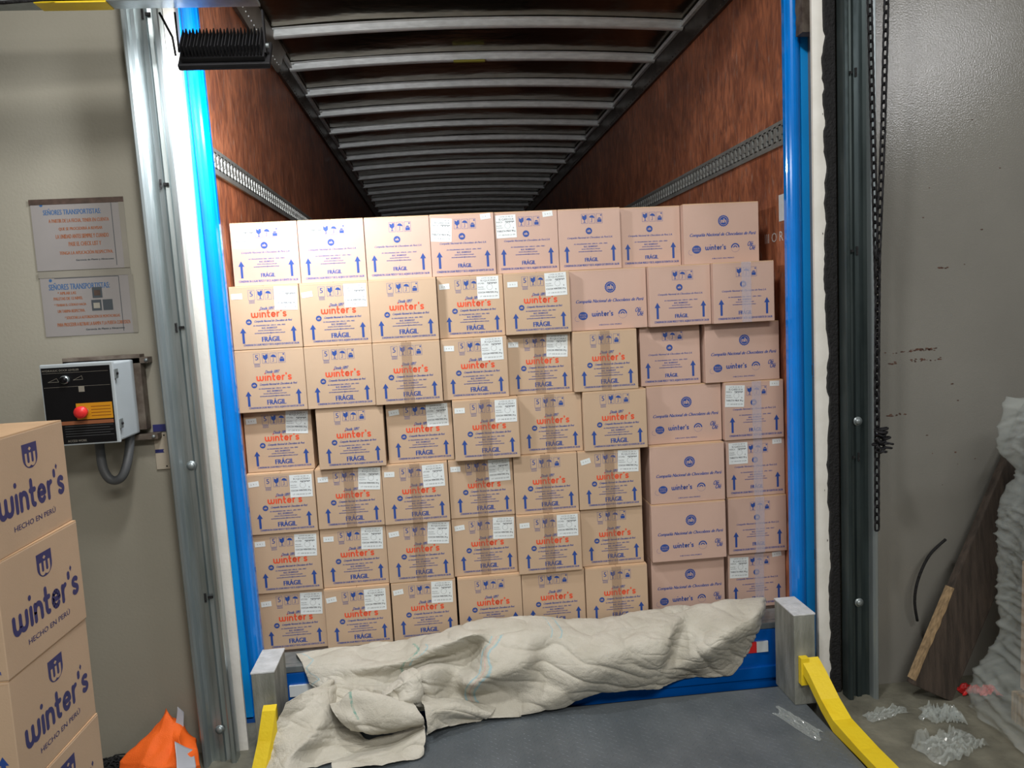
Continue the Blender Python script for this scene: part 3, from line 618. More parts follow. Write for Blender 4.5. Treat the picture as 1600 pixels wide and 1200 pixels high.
# ------------------------------------------------------------ canvas
#CANVAS0
CANVAS = {'body': [[(-0.734,3.420,0.234),(-0.585,3.420,0.250),(-0.412,3.420,0.258),(-0.247,3.420,0.260),(-0.100,3.420,0.277),(0.036,3.420,0.307),(0.161,3.420,0.320),(0.310,3.420,0.319),(0.446,3.420,0.300),(0.623,3.420,0.277),(0.828,3.420,0.290),(0.994,3.420,0.303),(1.115,3.420,0.301),(1.271,3.420,0.300),(1.431,3.420,0.308),(1.459,3.420,0.299)],
[(-0.725,3.380,0.258),(-0.572,3.380,0.270),(-0.398,3.380,0.280),(-0.244,3.380,0.284),(-0.098,3.370,0.304),(0.036,3.360,0.338),(0.165,3.360,0.353),(0.310,3.360,0.346),(0.439,3.360,0.328),(0.613,3.360,0.306),(0.814,3.360,0.318),(0.977,3.360,0.331),(1.096,3.360,0.330),(1.258,3.360,0.343),(1.412,3.360,0.342),(1.449,3.380,0.318)],
[(-0.697,3.330,0.249),(-0.554,3.300,0.261),(-0.376,3.280,0.270),(-0.217,3.270,0.280),(-0.075,3.220,0.315),(0.059,3.200,0.352),(0.149,3.230,0.336),(0.294,3.220,0.341),(0.423,3.220,0.315),(0.581,3.200,0.308),(0.777,3.220,0.311),(0.949,3.230,0.320),(1.050,3.290,0.301),(1.217,3.240,0.321),(1.363,3.260,0.330),(1.410,3.300,0.304)],
[(-0.681,3.295,0.235),(-0.539,3.240,0.244),(-0.376,3.170,0.265),(-0.238,3.200,0.257),(-0.096,3.250,0.251),(0.057,3.290,0.254),(0.128,3.170,0.293),(0.284,3.150,0.301),(0.385,3.180,0.249),(0.553,3.110,0.279),(0.745,3.120,0.285),(0.909,3.140,0.289),(1.006,3.250,0.247),(1.157,3.160,0.286),(1.324,3.210,0.309),(1.389,3.280,0.259)],
[(-0.670,3.280,0.212),(-0.527,3.200,0.219),(-0.391,3.180,0.216),(-0.262,3.230,0.196),(-0.121,3.290,0.209),(0.032,3.270,0.218),(0.104,3.120,0.247),(0.271,3.100,0.254),(0.357,3.160,0.189),(0.524,3.070,0.230),(0.707,3.090,0.231),(0.875,3.110,0.234),(0.974,3.230,0.199),(1.104,3.140,0.227),(1.289,3.200,0.257),(1.363,3.280,0.200)],
[(-0.661,3.270,0.192),(-0.519,3.170,0.200),(-0.381,3.120,0.205),(-0.280,3.180,0.176),(-0.149,3.130,0.253),(-0.022,3.200,0.192),(0.036,3.090,0.184),(0.246,3.100,0.206),(0.325,3.150,0.125),(0.494,3.070,0.162),(0.666,3.100,0.173),(0.848,3.120,0.168),(0.940,3.220,0.147),(1.070,3.170,0.164),(1.268,3.240,0.172),(1.327,3.285,0.125)],
[(-0.653,3.260,0.168),(-0.512,3.130,0.163),(-0.365,3.100,0.150),(-0.274,3.120,0.144),(-0.143,3.100,0.183),(-0.061,3.180,0.105),(0.053,3.180,0.079),(0.209,3.170,0.092),(0.286,3.130,0.067),(0.467,3.090,0.098),(0.628,3.130,0.116),(0.834,3.140,0.108),(0.906,3.180,0.110),(1.044,3.230,0.084),(1.242,3.280,0.074),(1.291,3.288,0.066)],
[(-0.642,3.280,0.139),(-0.512,3.140,0.101),(-0.359,3.140,0.086),(-0.265,3.120,0.072),(-0.144,3.120,0.074),(-0.052,3.100,0.053),(0.095,3.100,0.026),(0.226,3.110,0.012),(0.248,3.110,0.016),(0.428,3.130,0.021),(0.593,3.180,0.036),(0.828,3.190,0.030),(0.883,3.200,0.025),(1.020,3.280,0.014),(1.197,3.285,0.006),(1.244,3.290,0.011)]],
'flap': [[(-0.693,2.975,0.242),(-0.623,3.050,0.244),(-0.584,3.120,0.231),(-0.538,3.170,0.230),(-0.522,3.180,0.181),(-0.493,3.180,0.135)],
[(-0.711,2.965,0.204),(-0.633,3.010,0.198),(-0.576,3.050,0.198),(-0.542,3.070,0.176),(-0.512,3.100,0.109),(-0.475,3.100,0.077)],
[(-0.751,2.955,0.147),(-0.679,2.960,0.137),(-0.607,2.980,0.139),(-0.559,2.990,0.139),(-0.497,3.060,0.060),(-0.412,3.080,0.006)],
[(-0.791,2.945,0.083),(-0.723,2.920,0.099),(-0.660,2.910,0.106),(-0.606,2.910,0.110),(-0.528,2.990,0.049),(-0.355,3.018,0.006)],
[(-0.832,2.950,0.013),(-0.773,2.900,0.030),(-0.717,2.870,0.050),(-0.673,2.860,0.069),(-0.595,2.930,0.034),(-0.429,2.990,0.006)],
[(-0.848,2.901,0.006),(-0.795,2.880,0.008),(-0.722,2.830,0.032),(-0.672,2.820,0.043),(-0.613,2.880,0.019),(-0.462,2.938,0.006)]],
'dome': [[(-0.546,3.150,0.162),(-0.471,3.130,0.173),(-0.416,3.120,0.192),(-0.335,3.100,0.194),(-0.257,3.090,0.172),(-0.192,3.090,0.151)],
[(-0.540,3.100,0.154),(-0.496,3.100,0.144),(-0.430,3.100,0.159),(-0.336,3.080,0.155),(-0.259,3.080,0.130),(-0.200,3.080,0.113)],
[(-0.537,3.040,0.186),(-0.489,3.020,0.210),(-0.426,3.030,0.250),(-0.335,3.020,0.224),(-0.253,3.020,0.181),(-0.203,3.040,0.157)],
[(-0.520,3.000,0.173),(-0.467,2.980,0.178),(-0.417,2.990,0.186),(-0.334,2.970,0.180),(-0.253,2.980,0.156),(-0.178,3.000,0.137)],
[(-0.494,2.980,0.146),(-0.442,2.960,0.144),(-0.387,2.960,0.132),(-0.321,2.950,0.136),(-0.241,2.970,0.125),(-0.161,2.990,0.114)],
[(-0.461,2.990,0.096),(-0.416,2.970,0.095),(-0.371,2.970,0.082),(-0.315,2.970,0.087),(-0.239,2.980,0.092),(-0.160,3.000,0.086)],
[(-0.458,3.050,0.054),(-0.417,3.050,0.041),(-0.370,3.060,0.025),(-0.318,3.060,0.025),(-0.238,3.060,0.033),(-0.171,3.050,0.048)]],
'brim': [[(-0.507,3.004,0.006),(-0.419,3.044,0.006),(-0.359,3.071,0.006),(-0.307,3.080,0.006),(-0.232,3.080,0.026),(-0.166,3.060,0.053)],
[(-0.525,2.945,0.006),(-0.422,2.971,0.006),(-0.349,3.003,0.006),(-0.283,3.028,0.006),(-0.214,3.040,0.028),(-0.160,3.030,0.053)],
[(-0.516,2.860,0.041),(-0.416,2.885,0.039),(-0.339,2.900,0.039),(-0.265,2.925,0.043),(-0.194,2.945,0.061),(-0.159,2.980,0.064)],
[(-0.513,2.840,0.038),(-0.414,2.860,0.035),(-0.330,2.880,0.030),(-0.257,2.895,0.033),(-0.189,2.915,0.041),(-0.156,2.940,0.052)],
[(-0.508,2.830,0.028),(-0.408,2.840,0.026),(-0.321,2.850,0.023),(-0.244,2.865,0.019),(-0.183,2.880,0.013),(-0.166,2.900,0.010)]],
'fold': [[(-0.335,3.090,0.188),(-0.289,3.110,0.221),(-0.235,3.130,0.253),(-0.200,3.140,0.259)],
[(-0.317,3.040,0.201),(-0.270,3.050,0.224),(-0.224,3.060,0.253),(-0.174,3.090,0.267)],
[(-0.288,3.050,0.182),(-0.245,3.050,0.205),(-0.207,3.050,0.234),(-0.164,3.060,0.247)],
[(-0.253,3.020,0.175),(-0.219,3.020,0.185),(-0.188,3.030,0.188),(-0.158,3.060,0.177)],
[(-0.218,3.030,0.130),(-0.202,3.040,0.134),(-0.182,3.050,0.127),(-0.152,3.080,0.111)]],
'apron': [[(-0.179,3.100,0.159),(-0.087,3.120,0.125),(-0.021,3.140,0.102),(0.060,3.150,0.071),(0.140,3.140,0.045)],
[(-0.159,3.030,0.152),(-0.087,3.050,0.134),(-0.021,3.070,0.119),(0.049,3.080,0.081),(0.118,3.100,0.040)],
[(-0.153,3.000,0.118),(-0.088,3.020,0.122),(-0.031,3.040,0.097),(0.036,3.070,0.054),(0.095,3.100,0.023)],
[(-0.148,2.990,0.077),(-0.103,3.020,0.088),(-0.052,3.060,0.061),(0.014,3.100,0.029),(0.082,3.118,0.006)],
[(-0.150,2.985,0.039),(-0.124,3.000,0.049),(-0.093,3.030,0.040),(-0.027,3.070,0.027),(0.041,3.100,0.014)]]}
K['canvas'] = mat('beige_canvas', (.50, .475, .40), .85, col2=(.60, .575, .50), nscale=7, bump=.35, bscale=160, spec=.2)
K['stripeb'] = mat('faded_blue_stripe', (.36, .50, .52), .85); K['stripeg'] = mat('green_stitching', (.18, .36, .30), .85, col2=(.50, .48, .40), nscale=90); K['striper'] = mat('faded_pink_stripe', (.56, .42, .36), .85)
def crv(p, t):
    n = len(p) - 1; i = min(int(t * n), n - 1); f = t * n - i
    a, b_, c, d = (p[max(i - 1, 0)], p[i], p[i + 1], p[min(i + 2, n)])
    T = .42; m0 = (c - a) * T; m1 = (d - b_) * T
    return b_ * (2 * f ** 3 - 3 * f * f + 1) + m0 * (f ** 3 - 2 * f * f + f) + c * (-2 * f ** 3 + 3 * f * f) + m1 * (f ** 3 - f * f)
def ridge(p): return 1 - abs(noise.noise(p)) * 2.4
def canvas_patch(mb, G, nu, nv, seed, stripes=()):
    R = [[Vector(q) for q in r] for r in G]; P = []
    for j in range(nv + 1):
        cols = [crv([r[i] for r in R], j / nv) for i in range(len(R[0]))]
        P.append([crv(cols, i / nu) for i in range(nu + 1)])
    N = [[(P[j][min(i + 1, nu)] - P[j][max(i - 1, 0)]).cross(P[min(j + 1, nv)][i] - P[max(j - 1, 0)][i]).normalized() for i in range(nu + 1)] for j in range(nv + 1)]
    vs = []
    for j in range(nv + 1):
        for i in range(nu + 1):
            p = P[j][i]; e = Vector((seed, seed * .7, 0)); q = Vector((p.x * 1.0 + p.z * .8, p.y + p.z, p.x * .35 + p.z * 1.6))
            k = .55 * noise.noise(p * 2.3 + e) + .45; k = max(0, min(1, k))
            w1 = max(0, ridge(q * 5.5 + e)) ** 3 * .010 + max(0, ridge(q * 12 + e)) ** 4 * .0065 * k + max(0, ridge(p * 26 + e)) ** 4 * .003 * k + .0012 * noise.noise(p * 60)
            p = p - N[j][i] * w1 * CS; p.z = max(p.z, .003); vs.append(p)
    fs = []; 
    for j in range(nv):
        for i in range(nu): fs.append((j * (nu + 1) + i, j * (nu + 1) + i + 1, (j + 1) * (nu + 1) + i + 1, (j + 1) * (nu + 1) + i))
    k0 = len(mb.f); mb.add(vs, fs, 'canvas', True)
    for (u0, u1, v0, v1, key) in stripes:
        mi = mb.mi(key)
        for j in range(nv):
            for i in range(nu):
                if u0 <= (i + .5) / nu + .01 * math.sin(j * .11) <= u1 and v0 <= (j + .5) / nv <= v1: mb.m[k0 + j * nu + i] = mi
CS = -1
mb = MB()
canvas_patch(mb, CANVAS['body'], 420, 150, 3, [(.386, .390, .3, .95, 'stripeb'), (.398, .401, .3, .95, 'striper'), (.408, .413, .3, .95, 'stripeb'), (.205, .212, .22, .7, 'stripeg'), (.225, .228, .25, .5, 'stripeb'), (.515, .517, .12, .32, 'stripeb'), (.535, .538, .12, .32, 'stripeb'), (.018, .021, .1, .9, 'stripeb')])
canvas_patch(mb, CANVAS['flap'], 110, 100, 11)
canvas_patch(mb, CANVAS['dome'], 120, 90, 23, [(.30, .335, .3, .62, 'stripeg')])
canvas_patch(mb, CANVAS['brim'], 120, 60, 31)
canvas_patch(mb, CANVAS['fold'], 60, 60, 41)
canvas_patch(mb, CANVAS['apron'], 90, 60, 53)
cv = obj('canvas_tarp', mb); tag(cv, 'crumpled beige canvas tarp heaped along the trailer sill in front of the cartons', 'tarp')
sd = cv.modifiers.new('thickness', 'SOLIDIFY'); sd.thickness = .0018
#CANVAS1

# ------------------------------------------------------------ dock light and its arm
t = thing('light_arm', 'dark steel swing arm crossing the top left corner above the floodlight', 'arm', (-1.4, 2.72, 2.80))
mb = MB(); mb.box((-.9, -.03, 0), (.87, .03, .075), 'dark', .004); obj('arm_tube', mb, t)
mb = MB(); mb.box((-.9, -.034, -.010), (.87, .034, .0), 'galvl', .002); obj('arm_lip', mb, t)
mb = MB(); mb.box((.18, -.034, -.012), (.40, -.03, .07), 'yellow'); mb.box((.18, -.036, -.014), (.40, .03, -.0101), 'yellow'); tag(obj('warning_tape', mb, t), 'yellow tape wrapped round the arm')
mb = MB(); mb.tube([(-.20, -.05, -.004), (-.05, -.06, -.018), (.1, -.06, -.02), (.25, -.05, -.006)], .006, 'black', 8); obj('cable', mb, t)
fl = thing('floodlight', 'black finned LED floodlight hanging from the swing arm at top left', 'floodlight', (-.67, 2.79, 2.68))
TL = Matrix.Rotation(math.radians(52), 4, 'X')
dr = (Vector((-.12, 4.1, 1.95)) - Vector((-.67, 2.86, 2.64))).normalized()
mb = MB(); mb.box((-.155, -.062, -.052), (.150, .062, -.030), 'dark', .006, TL)
mb.box((-.140, -.05, -.030), (.135, .05, -.010), 'dark', .004, TL); obj('lamp_housing', mb, fl)
mb = MB()
for i in range(24): mb.box((-.133 + i * .0113, -.048, -.008), (-.130 + i * .0113, .050, .028 + .004 * (i % 2)), 'dark', 0, TL)
obj('heat_sink', mb, fl)
mb = MB(); mb.tube([(-.16, 0, -.03), (-.165, 0, .03), (-.20, 0, .11)], .004, 'dark', 8); obj('hanging_rod', mb, fl)
mb = MB(); mb.tube([(-.148, .0, -.02), (-.15, .0, .11)], .0035, 'dark', 8); obj('hanging_rod', mb, fl)
mb = MB()
mb.box((.136, -.012, -.03), (.141, .012, .11), 'dark'); mb.cyl((.145, 0, -.005), .009, .01, 'x', 'galvl'); obj('bracket', mb, fl)
m, nt, b = newmat('lamp_glass'); K['glow'] = m; b.inputs['Emission Color'].default_value = (.95, .98, 1, 1); b.inputs['Emission Strength'].default_value = 20
mb = MB(); mb.box((-.125, -.045, -.0545), (.12, .045, -.0522), 'glow', 0, TL); obj('lamp_glass', mb, fl)

# ------------------------------------------------------------ things on the left wall
def poster(x0, z1, w, hgt, lines, label, pics=False):
    t = thing('notice_sheet', label, 'poster', (x0, WY - .001, z1 - hgt), 0, 'notices taped to the left wall')
    mb = MB(); mb.box((0, -.0015, 0), (w, 0, hgt), 'poster'); P = P2()
    P.rect(w * .16, hgt * .955, w * .87, hgt * .965, 'ink'); P.rect(w * .865, hgt * .04, w * .872, hgt * .955, 'ink')
    P.disc(w * .115, hgt * .93, .006, 'pblu2', 8)
    for (s, a, c, v0, v1, k) in lines: P.text(s, w * a, hgt * v0, w * c, hgt * v1, k, bold=.0006)
    if pics:
        for a, v in ((.56, .61), (.54, .40), (.665, .40)): P.rect(w * a, hgt * v, w * (a + .11), hgt * (v + .18), 'ink'); P.rect(w * (a + .02), hgt * (v + .04), w * (a + .09), hgt * (v + .13), 'wall' if v < .5 else 'tapebr')
    mb.flat(P, (0, -.0015, 0), (1, 0, 0), (0, 0, 1), eps=.0002); o = obj('printed_sheet', mb, t); return t
O = 'ptxt'
t = poster(-1.500, 2.236, .335, .262, [('SEÑORES TRANSPORTISTAS:', .13, .75, .79, .88, 'pblu2'), ('A PARTIR DE LA FECHA, TENER EN CUENTA', .18, .83, .67, .73, O), ('QUE SE PROCEDERÁ A REVISAR', .28, .75, .56, .62, O), ('LA UNIDAD ANTES SIEMPRE Y CUANDO', .24, .81, .45, .51, O), ('PASE EL CHECK LIST Y', .37, .72, .34, .40, O), ('TENGA LA APLICACIÓN RESPECTIVA.', .26, .84, .22, .28, O), ('Gerencia de Planta y Almacenes', .43, .84, .12, .15, 'ink')], 'upper notice sheet on the left wall, peeling brown tape along its top')
mb = MB(); mb.box((-.004, -.0025, .246), (.338, -.0018, .266), 'tapebr'); mb.box((.318, -.0025, 0), (.338, -.0018, .246), 'tapecl'); tag(obj('adhesive_tape', mb, t), 'browned tape on the sheet edges')
t = poster(-1.495, 1.953, .33, .228, [('SEÑORES TRANSPORTISTAS:', .09, .76, .77, .89, 'pblu2'), ('* APILAR LAS', .18, .38, .69, .74, O), ('PALETAS DE 12 NIVEL', .13, .45, .60, .65, O), ('* TRABAR EL CÓDIGO HACIA', .13, .48, .50, .55, O), ('UN TARIMA RESPECTIVA.', .16, .46, .39, .44, O), ('* SOLICITAR LA AUTORIZACIÓN DE MONTACARGAS', .23, .84, .28, .34, O), ('PARA PROCEDER A RETIRAR LA RAMPA Y LA PUERTA CORREDIZA', .14, .95, .16, .22, O), ('Gerencia de Planta y Almacenes', .45, .88, .07, .11, 'ink')], 'lower notice sheet on the left wall, with three small pictures', True)
mb = MB(); mb.box((-.004, -.0025, .222), (.334, -.0018, .246), 'tapecl'); mb.box((.322, -.0025, 0), (.34, -.0018, .222), 'tapecl'); tag(obj('adhesive_tape', mb, t), 'yellowed tape on the sheet edges')

t = thing('control_box', 'leveler control box with black panel and red stop button on the left wall', 'control box', (-1.405, 2.86, 1.342))
mb = MB(); mb.box((0, 0, 0), (.237, .19, .282), 'boxgrey', .006); mb.box((-.005, -.012, -.004), (.243, .0, .288), 'boxgrey', .004); obj('enclosure', mb, t)
mb = MB(); mb.box((.0, -.0135, .002), (.232, -.0121, .276), 'panel'); P = P2()
P.text('HYDRAULIC DOCK LEVELER', .004, .262, .128, .269, 'tapecl'); P.rect(.004, .256, .226, .2568, 'tapecl'); P.rect(.004, .206, .228, .2068, 'tapecl')
P.stroke([(.02, .225), (.05, .238), (.056, .225), (.02, .225)], .001, 'tapecl'); P.stroke([(.105, .229), (.135, .243), (.138, .23), (.105, .229)], .001, 'tapecl')
P.rect(.120, .186, .140, .206, 'tapecl'); P.rect(.105, .087, .228, .145, 'amber'); 
for i in range(4): P.rect(.155, .097 + i * .011, .222, .100 + i * .011, 'ambert')
P.rect(.05, .070, .228, .083, 'ptxt'); P.text('ADVERTENCIA', .085, .0725, .19, .0805, 'panel')
for i in range(5): P.rect(.06, .028 + i * .009, .225 - .012 * (i % 2), .0295 + i * .009, 'conduit')
P.text('ACCESS WORK', .065, .008, .13, .016, 'tapecl')
mb.flat(P, (0, -.0135, 0), (1, 0, 0), (0, 0, 1)); tag(obj('front_panel', mb, t), 'black printed front panel')
mb = MB(); mb.cyl((.079, -.018, .232), .015, .012, 'y', 'galv', 24); mb.cyl((.079, -.026, .232), .0115, .012, 'y', 'panel', 24); mb.box((.076, -.036, .222), (.082, -.03, .242), 'panel', .001); obj('selector_knob', mb, t)
mb = MB(); mb.cyl((.135, -.022, .116), .011, .02, 'y', 'galvl', 20); mb.cyl((.132, -.042, .116), .021, .018, 'y', 'redbtn', 28, .004); mb.ball((.132, -.049, .116), .019, 'redbtn', 20, (1, .5, 1)); tag(obj('stop_button', mb, t), 'red mushroom stop button')
for z in (.225, .045):
    mb = MB(); mb.box((.2385, -.008, z), (.2465, .022, z + .035), 'galvl', .002); mb.cyl((.248, .008, z + .018), .005, .006, 'x', 'dark', 12); obj('latch', mb, t)
mb = MB(); mb.box((-.02, .19, .01), (.262, .2385, .30), 'rusty', .002); mb.box((-.02, .19, .265), (.29, .2385, .288), 'rusty', .002); mb.box((.06, .19, -.03), (.30, .2385, -.008), 'rusty', .002); obj('mounting_bracket', mb, t)
for x, z in ((.285, .277), (.285, -.019)):
    mb = MB(); mb.cyl((x, .188, z), .007, .006, 'y', 'galvl', 6); obj('bolt', mb, t)
mb = MB(); mb.tube(sm([(-1.292, 2.98, 1.342), (-1.290, 2.975, 1.27), (-1.284, 2.97, 1.225), (-1.268, 2.968, 1.19), (-1.245, 2.968, 1.178), (-1.220, 2.97, 1.19), (-1.203, 2.98, 1.23), (-1.195, 3.0, 1.29), (-1.195, 3.02, 1.345)]), .0165, 'conduit', 16)
for i in range(3): mb.cyl((-1.292, 2.98, 1.335 - i * .006), .0185, .004, 'z', 'conduit', 16)
mb.v = [(a + 1.405, c - 2.86, d - 1.342) for a, c, d in mb.v]; tag(obj('flexible_conduit', mb, t), 'grey flexible conduit looping down')
t = thing('wall_plate', 'cream cover plate with blue stripes on the left wall beside the track', 'cover plate', (-1.137, 3.098, 1.185))
mb = MB(); mb.box((0, -.006, 0), (.075, 0, .145), 'cream', .002); P = P2(); P.rect(.001, .066, .074, .080, 'pnavy'); P.disc(.046, .073, .014, 'cream', 14, ry=.7)
mb.flat(P, (0, -.006, 0), (1, 0, 0), (0, 0, 1)); obj('plate', mb, t)
mb = MB(); mb.box((.0, -.004, .15), (.075, 0, .178), 'pnavy', .001); tag(obj('blue_strip', mb, t), 'dark blue strip above the plate')
for z in (.135, .012):
    mb = MB(); mb.cyl((.040, -.0065, z), .003, .002, 'y', 'dark', 10); obj('screw', mb, t)

# ------------------------------------------------------------ hoist chain by the right track
def chain(mb, pts, link=.044, r=.0042):
    pts = [Vector(p) for p in pts]; seg = [(pts[i + 1] - pts[i]).length for i in range(len(pts) - 1)]; L = sum(seg); n = int(L / (link * .74))
    def at(s):
        for i, q in enumerate(seg):
            if s <= q or i == len(seg) - 1: return pts[i].lerp(pts[i + 1], min(1, s / q)), (pts[i + 1] - pts[i]).normalized()
            s -= q
    for k in range(n):
        p, d = at((k + .5) * L / n); u = Vector((1, .25, 0)) if k % 2 else Vector((-.25, 1, 0)); u = (u - d * u.dot(d)).normalized()
        a = link / 2 - .010; ring = []
        for i in range(12):
            th = 2 * PI * i / 12; ring.append(p + u * .0105 * math.cos(th) + d * (a * (1 if math.sin(th) > 0 else -1) + .0085 * math.sin(th)) * (1 if abs(math.sin(th)) > .01 else 0))
        nn = 12; vs = []; fs = []
        for i in range(nn):
            tg = (ring[(i + 1) % nn] - ring[i - 1]).normalized(); o1 = u.cross(d).normalized(); o2 = tg.cross(o1)
            for j in range(5): vs.append(ring[i] + (o1 * math.cos(2 * PI * j / 5) + o2 * math.sin(2 * PI * j / 5)) * r)
        for i in range(nn):
            for j in range(5): fs.append((i * 5 + j, i * 5 + (j + 1) % 5, ((i + 1) % nn) * 5 + (j + 1) % 5, ((i + 1) % nn) * 5 + j))
        mb.add(vs, fs, 'dark', True)
t = thing('hoist_chain', 'black looped hoist chain hanging beside the right door track', 'chain', (0, 0, 0))
mb = MB(); chain(mb, [(1.770, 2.90, 3.05), (1.762, 2.90, 2.83), (1.747, 2.90, 2.357), (1.724, 2.90, 1.87), (1.716, 2.90, 1.366), (1.7165, 2.90, 1.20)]); obj('near_strand', mb, t)
mb = MB(); chain(mb, [(1.708, 2.93, 3.05), (1.724, 2.93, 2.3), (1.738, 2.93, 1.7), (1.734, 2.93, 1.2), (1.732, 2.93, .76)]); obj('far_strand', mb, t)
mb = MB(); rr = random.Random(9); pts = []
for i in range(16): pts.append((1.735 + .022 * math.cos(i * 2.1) + .004 * rr.random(), 2.90 + .02 * math.sin(i * 2.6), 1.185 - .0065 * i))
chain(mb, pts, .036, .0045); obj('knotted_bunch', mb, t)

# ------------------------------------------------------------ right side clutter
t = thing('leaning_plank', 'dark rough plank leaning against the right wall, split pale edge', 'plank', (1.93, 2.93, 0))
ax = Vector((.60, .12, 1.12)).normalized(); px = Vector((0, 1, 0)).cross(ax).normalized(); pn = ax.cross(px)
mb = MB(); T = Matrix((px, -pn, ax)).transposed().to_4x4()
mb.box((-.09, -.02, .05), (.11, .02, 1.34), 'wood', .004, T); obj('plank_body', mb, t)
mb = MB(); vs = []; n = 40
for i in range(n + 1):
    s = .07 + .42 * i / n; q = .004 + .011 * abs(noise.noise(Vector((s * 14, 0, 3)))) + .004
    for a, c in ((-.092, -.022), (-.092 + q, -.022), (-.092 + q, .022), (-.092, .022)): vs.append(T @ Vector((a, c, s)))
fs = [(4 * i + k, 4 * i + (k + 1) % 4, 4 * i + 4 + (k + 1) % 4, 4 * i + 4 + k) for i in range(n) for k in range(4)]
mb.add(vs, fs, 'woodl'); tag(obj('split_edge', mb, t), 'pale split wood edge')
mb = MB(); mb.tube(sm([(2.10, 3.03, .66), (2.02, 3.02, .60), (1.97, 3.02, .50), (1.96, 3.03, .40), (1.985, 3.05, .30)]), .006, 'black', 8); tag(obj('black_hose', mb), 'thin black hose curling behind the leaning plank', 'hose')

# stretch-wrapped pallet load at the right edge
t = thing('wrapped_load', 'pallet load in crumpled clear stretch film at the right edge', 'wrapped pallet', (2.42, 2.50, 0))
def wrapf(a, c):
    th = a * 2 * PI; z = .02 + c * 1.28
    q = max(abs(math.cos(th)), abs(math.sin(th))); r = .30 / q ** .8
    p = Vector((math.cos(th) * r, math.sin(th) * r, z)); q = Vector((p.x * 5 + z * 3, p.y * 5, z * 17 - p.x * 5))
    rg = max(0, 1 - abs(noise.noise(q)) * 3) ** 2; rg2 = max(0, 1 - abs(noise.noise(q * 2.3 + Vector((4, 0, 0)))) * 3) ** 3
    f = 1 + .11 * noise.noise(p * 3.5) + .035 * rg + .02 * rg2
    f *= 1.0 + .22 * max(0, .35 - z) / .35 - .13 * math.exp(-((z - 1.0) / .06) ** 2) - .1 * max(0, z - 1.15) / .15
    return (p.x * f, p.y * f, z + .02 * noise.noise(p * 9))
mb = MB(); mb.grid(wrapf, 220, 170, 'film', True); obj('stretch_film', mb, t)
mb = MB(); mb.box((-.22, -.22, .14), (.22, .22, .66), 'kraft', .004); mb.box((-.21, -.21, .662), (.21, .21, 1.20), 'dark', .02); obj('wrapped_goods', mb, t)
mb = MB()
for y in (-.22, 0, .2): mb.box((-.24, y - .04, 0), (.24, y + .04, .12), 'woodl')
obj('pallet_base', mb, t)
# film scraps, red rags on the floor
def scrap(x, y, sx, sy, hgt, key, seed, name, label, cat, rz=0.):
    def fn(a, c):
        u = a - .5; v = c - .5; p = Vector((u * 3, v * 3, seed)); e = .5 * noise.noise(Vector((a * 2, c * 2, seed + 9)))
        X = u * sx * (1 + e * .6); Y = v * sy * (1 + .5 * noise.noise(Vector((c * 2, seed, a * 2)))); z = .004 + hgt * abs(noise.noise(p * 1.7) + .5 * noise.noise(p * 4))* (1 - (2 * u) ** 4) 
        return (x + X * math.cos(rz) - Y * math.sin(rz), y + X * math.sin(rz) + Y * math.cos(rz), z)
    mb = MB(); mb.grid(fn, 40, 24, key, key != 'film'); return tag(obj(name, mb), label, cat)
scrap(1.83, 2.60, .26, .14, .07, 'film', 3, 'film_scrap', 'crumpled clear film scrap on the floor beside the yellow guard bar', 'plastic film', .3)
scrap(1.93, 2.80, .16, .10, .09, 'film', 7, 'film_scrap', 'clear film scrap heaped below the wrapped pallet load', 'plastic film', -.4)
scrap(1.73, 2.86, .20, .06, .03, 'film', 12, 'film_scrap', 'small twisted film scrap at the foot of the leaning plank', 'plastic film', .2)
scrap(2.20, 2.95, .16, .07, .05, 'redbtn', 17, 'red_strap', 'crumpled red strap on the floor behind the leaning plank foot', 'strap', -.25)
scrap(1.35, 2.86, .07, .22, .02, 'film', 21, 'film_scrap', 'whitish film scrap lying on the tread plate by the yellow bar', 'plastic film', .35)

# torn insulation at the top right of the opening
mb = ragged(1.655, 1.575, 3.20, 3.26, 2.82, 3.2, 'rusty', 0, .012); tag(obj('torn_insulation', mb), 'torn brown insulation hanging at the top right corner of the opening', 'insulation')

# orange vest and black mop at the lower left
def fold(pts, n, key, th, name, parent, seed, amp=.008):
    """bilinear patches between rows of control points, wrinkled"""
    R = len(pts); Cn = len(pts[0])
    def fn(a, c):
        u = a * (Cn - 1); v = c * (R - 1); i = min(int(u), Cn - 2); j = min(int(v), R - 2); u -= i; v -= j
        su = u * u * (3 - 2 * u); sv = v * v * (3 - 2 * v); u = .5 * u + .5 * su; v = .5 * v + .5 * sv
        p = (Vector(pts[j][i]) * (1 - u) + Vector(pts[j][i + 1]) * u) * (1 - v) + (Vector(pts[j + 1][i]) * (1 - u) + Vector(pts[j + 1][i + 1]) * u) * v
        return p + Vector((noise.noise(p * 17 + Vector((seed, 0, 0))), noise.noise(p * 17 + Vector((0, seed, 0))), noise.noise(p * 21 + Vector((0, 0, seed))))) * amp
    mb = MB(); mb.grid(fn, n, n, key); o = obj(name, mb, parent)
    s = o.modifiers.new('s', 'SOLIDIFY'); s.thickness = th; return o
vt = thing('safety_vest', 'crumpled orange high visibility vest with silver bands on the left floor', 'vest', (-1.175, 2.895, 0)); vt.scale = (1.12, .95, 1.12)
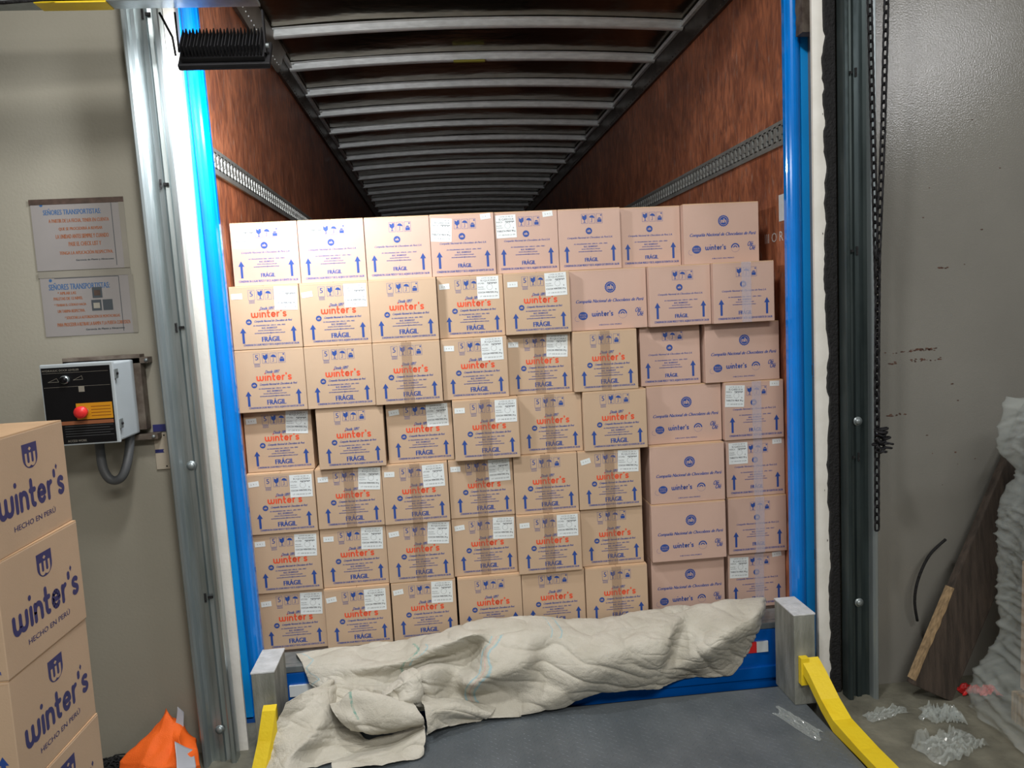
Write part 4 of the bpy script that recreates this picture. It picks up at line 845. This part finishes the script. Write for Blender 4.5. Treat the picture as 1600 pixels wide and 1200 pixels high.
fold([[(-.155, .02, .005), (-.09, -.03, .005), (.02, -.04, .0), (.12, -.03, .005), (.145, .03, .0)],
      [(-.135, .06, .075), (-.06, .0, .085), (.04, -.02, .075), (.09, -.02, .07), (.135, .03, .05)],
      [(-.09, .11, .115), (-.02, .08, .14), (.04, .04, .10), (.07, .03, .135), (.12, .06, .09)],
      [(-.03, .15, .165), (.01, .14, .20), (.03, .12, .165), (.06, .11, .15), (.10, .12, .10)],
      [(-.01, .16, .19), (.0, .165, .205), (.02, .16, .17), (.05, .16, .14), (.09, .16, .05)]], 44, 'orange', .002, 'vest_cloth', vt, 2, .012)
fold([[(-.088, -.036, .0), (-.035, -.047, .0)], [(-.075, -.016, .078), (-.025, -.025, .082)]], 10, 'refl', .001, 'reflective_band', vt, 5, .003)
fold([[(.085, -.045, .0), (.125, -.035, .0)], [(.080, -.045, .07), (.130, -.0, .055)], [(.066, .012, .145), (.112, .045, .095)]], 14, 'refl', .001, 'reflective_band', vt, 6, .003)
fold([[(.035, .115, .13), (.065, .115, .12)], [(.045, .14, .215), (.062, .145, .19)]], 8, 'refl', .001, 'reflective_band', vt, 7, .003)
mb = MB(); rr = random.Random(4)
for i in range(150):
    x = -1.46 + .12 * rr.random(); y = 3.00 + .05 * rr.random(); a = rr.uniform(0, 6.28); l = .05 + .05 * rr.random()
    pts = [(x + l * s * math.cos(a + s * 2), y + l * s * .6 * math.sin(a + s * 2), .012 + .05 * math.sin(s * 3) * (1 - abs(x + 1.32) * 5) * rr.uniform(.6, 1)) for s in (0, .25, .5, .75, 1)]
    mb.tube(pts, .003, 'black', 4)
tag(obj('mop_head', mb), 'tangled black mop head on the floor behind the orange vest', 'mop')

# scuffs and chips on the right wall
K['scuff'] = mat('dark_brown_scuff', (.035, .02, .015), .7, col2=(.12, .05, .03), nscale=60)
rr = random.Random(11); mb = MB(); P = P2()
def marks(x0, x1, z, hgt, n):
    for i in range(n):
        x = rr.uniform(x0, x1); zz = z + rr.uniform(-hgt, hgt); s = rr.uniform(.002, .0075); q = rr.randint(5, 7); a0 = rr.random() * 6
        P.poly([(x + s * rr.uniform(.6, 1.6) * math.cos(a0 + 6.283 * k / q), zz + s * .55 * rr.uniform(.6, 1.2) * math.sin(a0 + 6.283 * k / q)) for k in range(q)], 'scuff')
marks(1.985, 2.10, 1.473, .005, 38); marks(1.86, 1.99, 1.468, .004, 8); marks(1.99, 2.13, 1.43, .006, 20); marks(1.88, 1.92, 1.425, .004, 5)
marks(1.88, 1.93, 1.20, .004, 16); marks(1.93, 1.97, 1.202, .003, 6); marks(2.11, 2.16, 1.815, .003, 8); marks(1.95, 2.6, 1.1, .3, 12); marks(1.8, 2.4, 2.2, .4, 9)
mb.flat(P, (0, WY - .0003, 0), (1, 0, 0), (0, 0, 1)); struct('trim_3', mb)
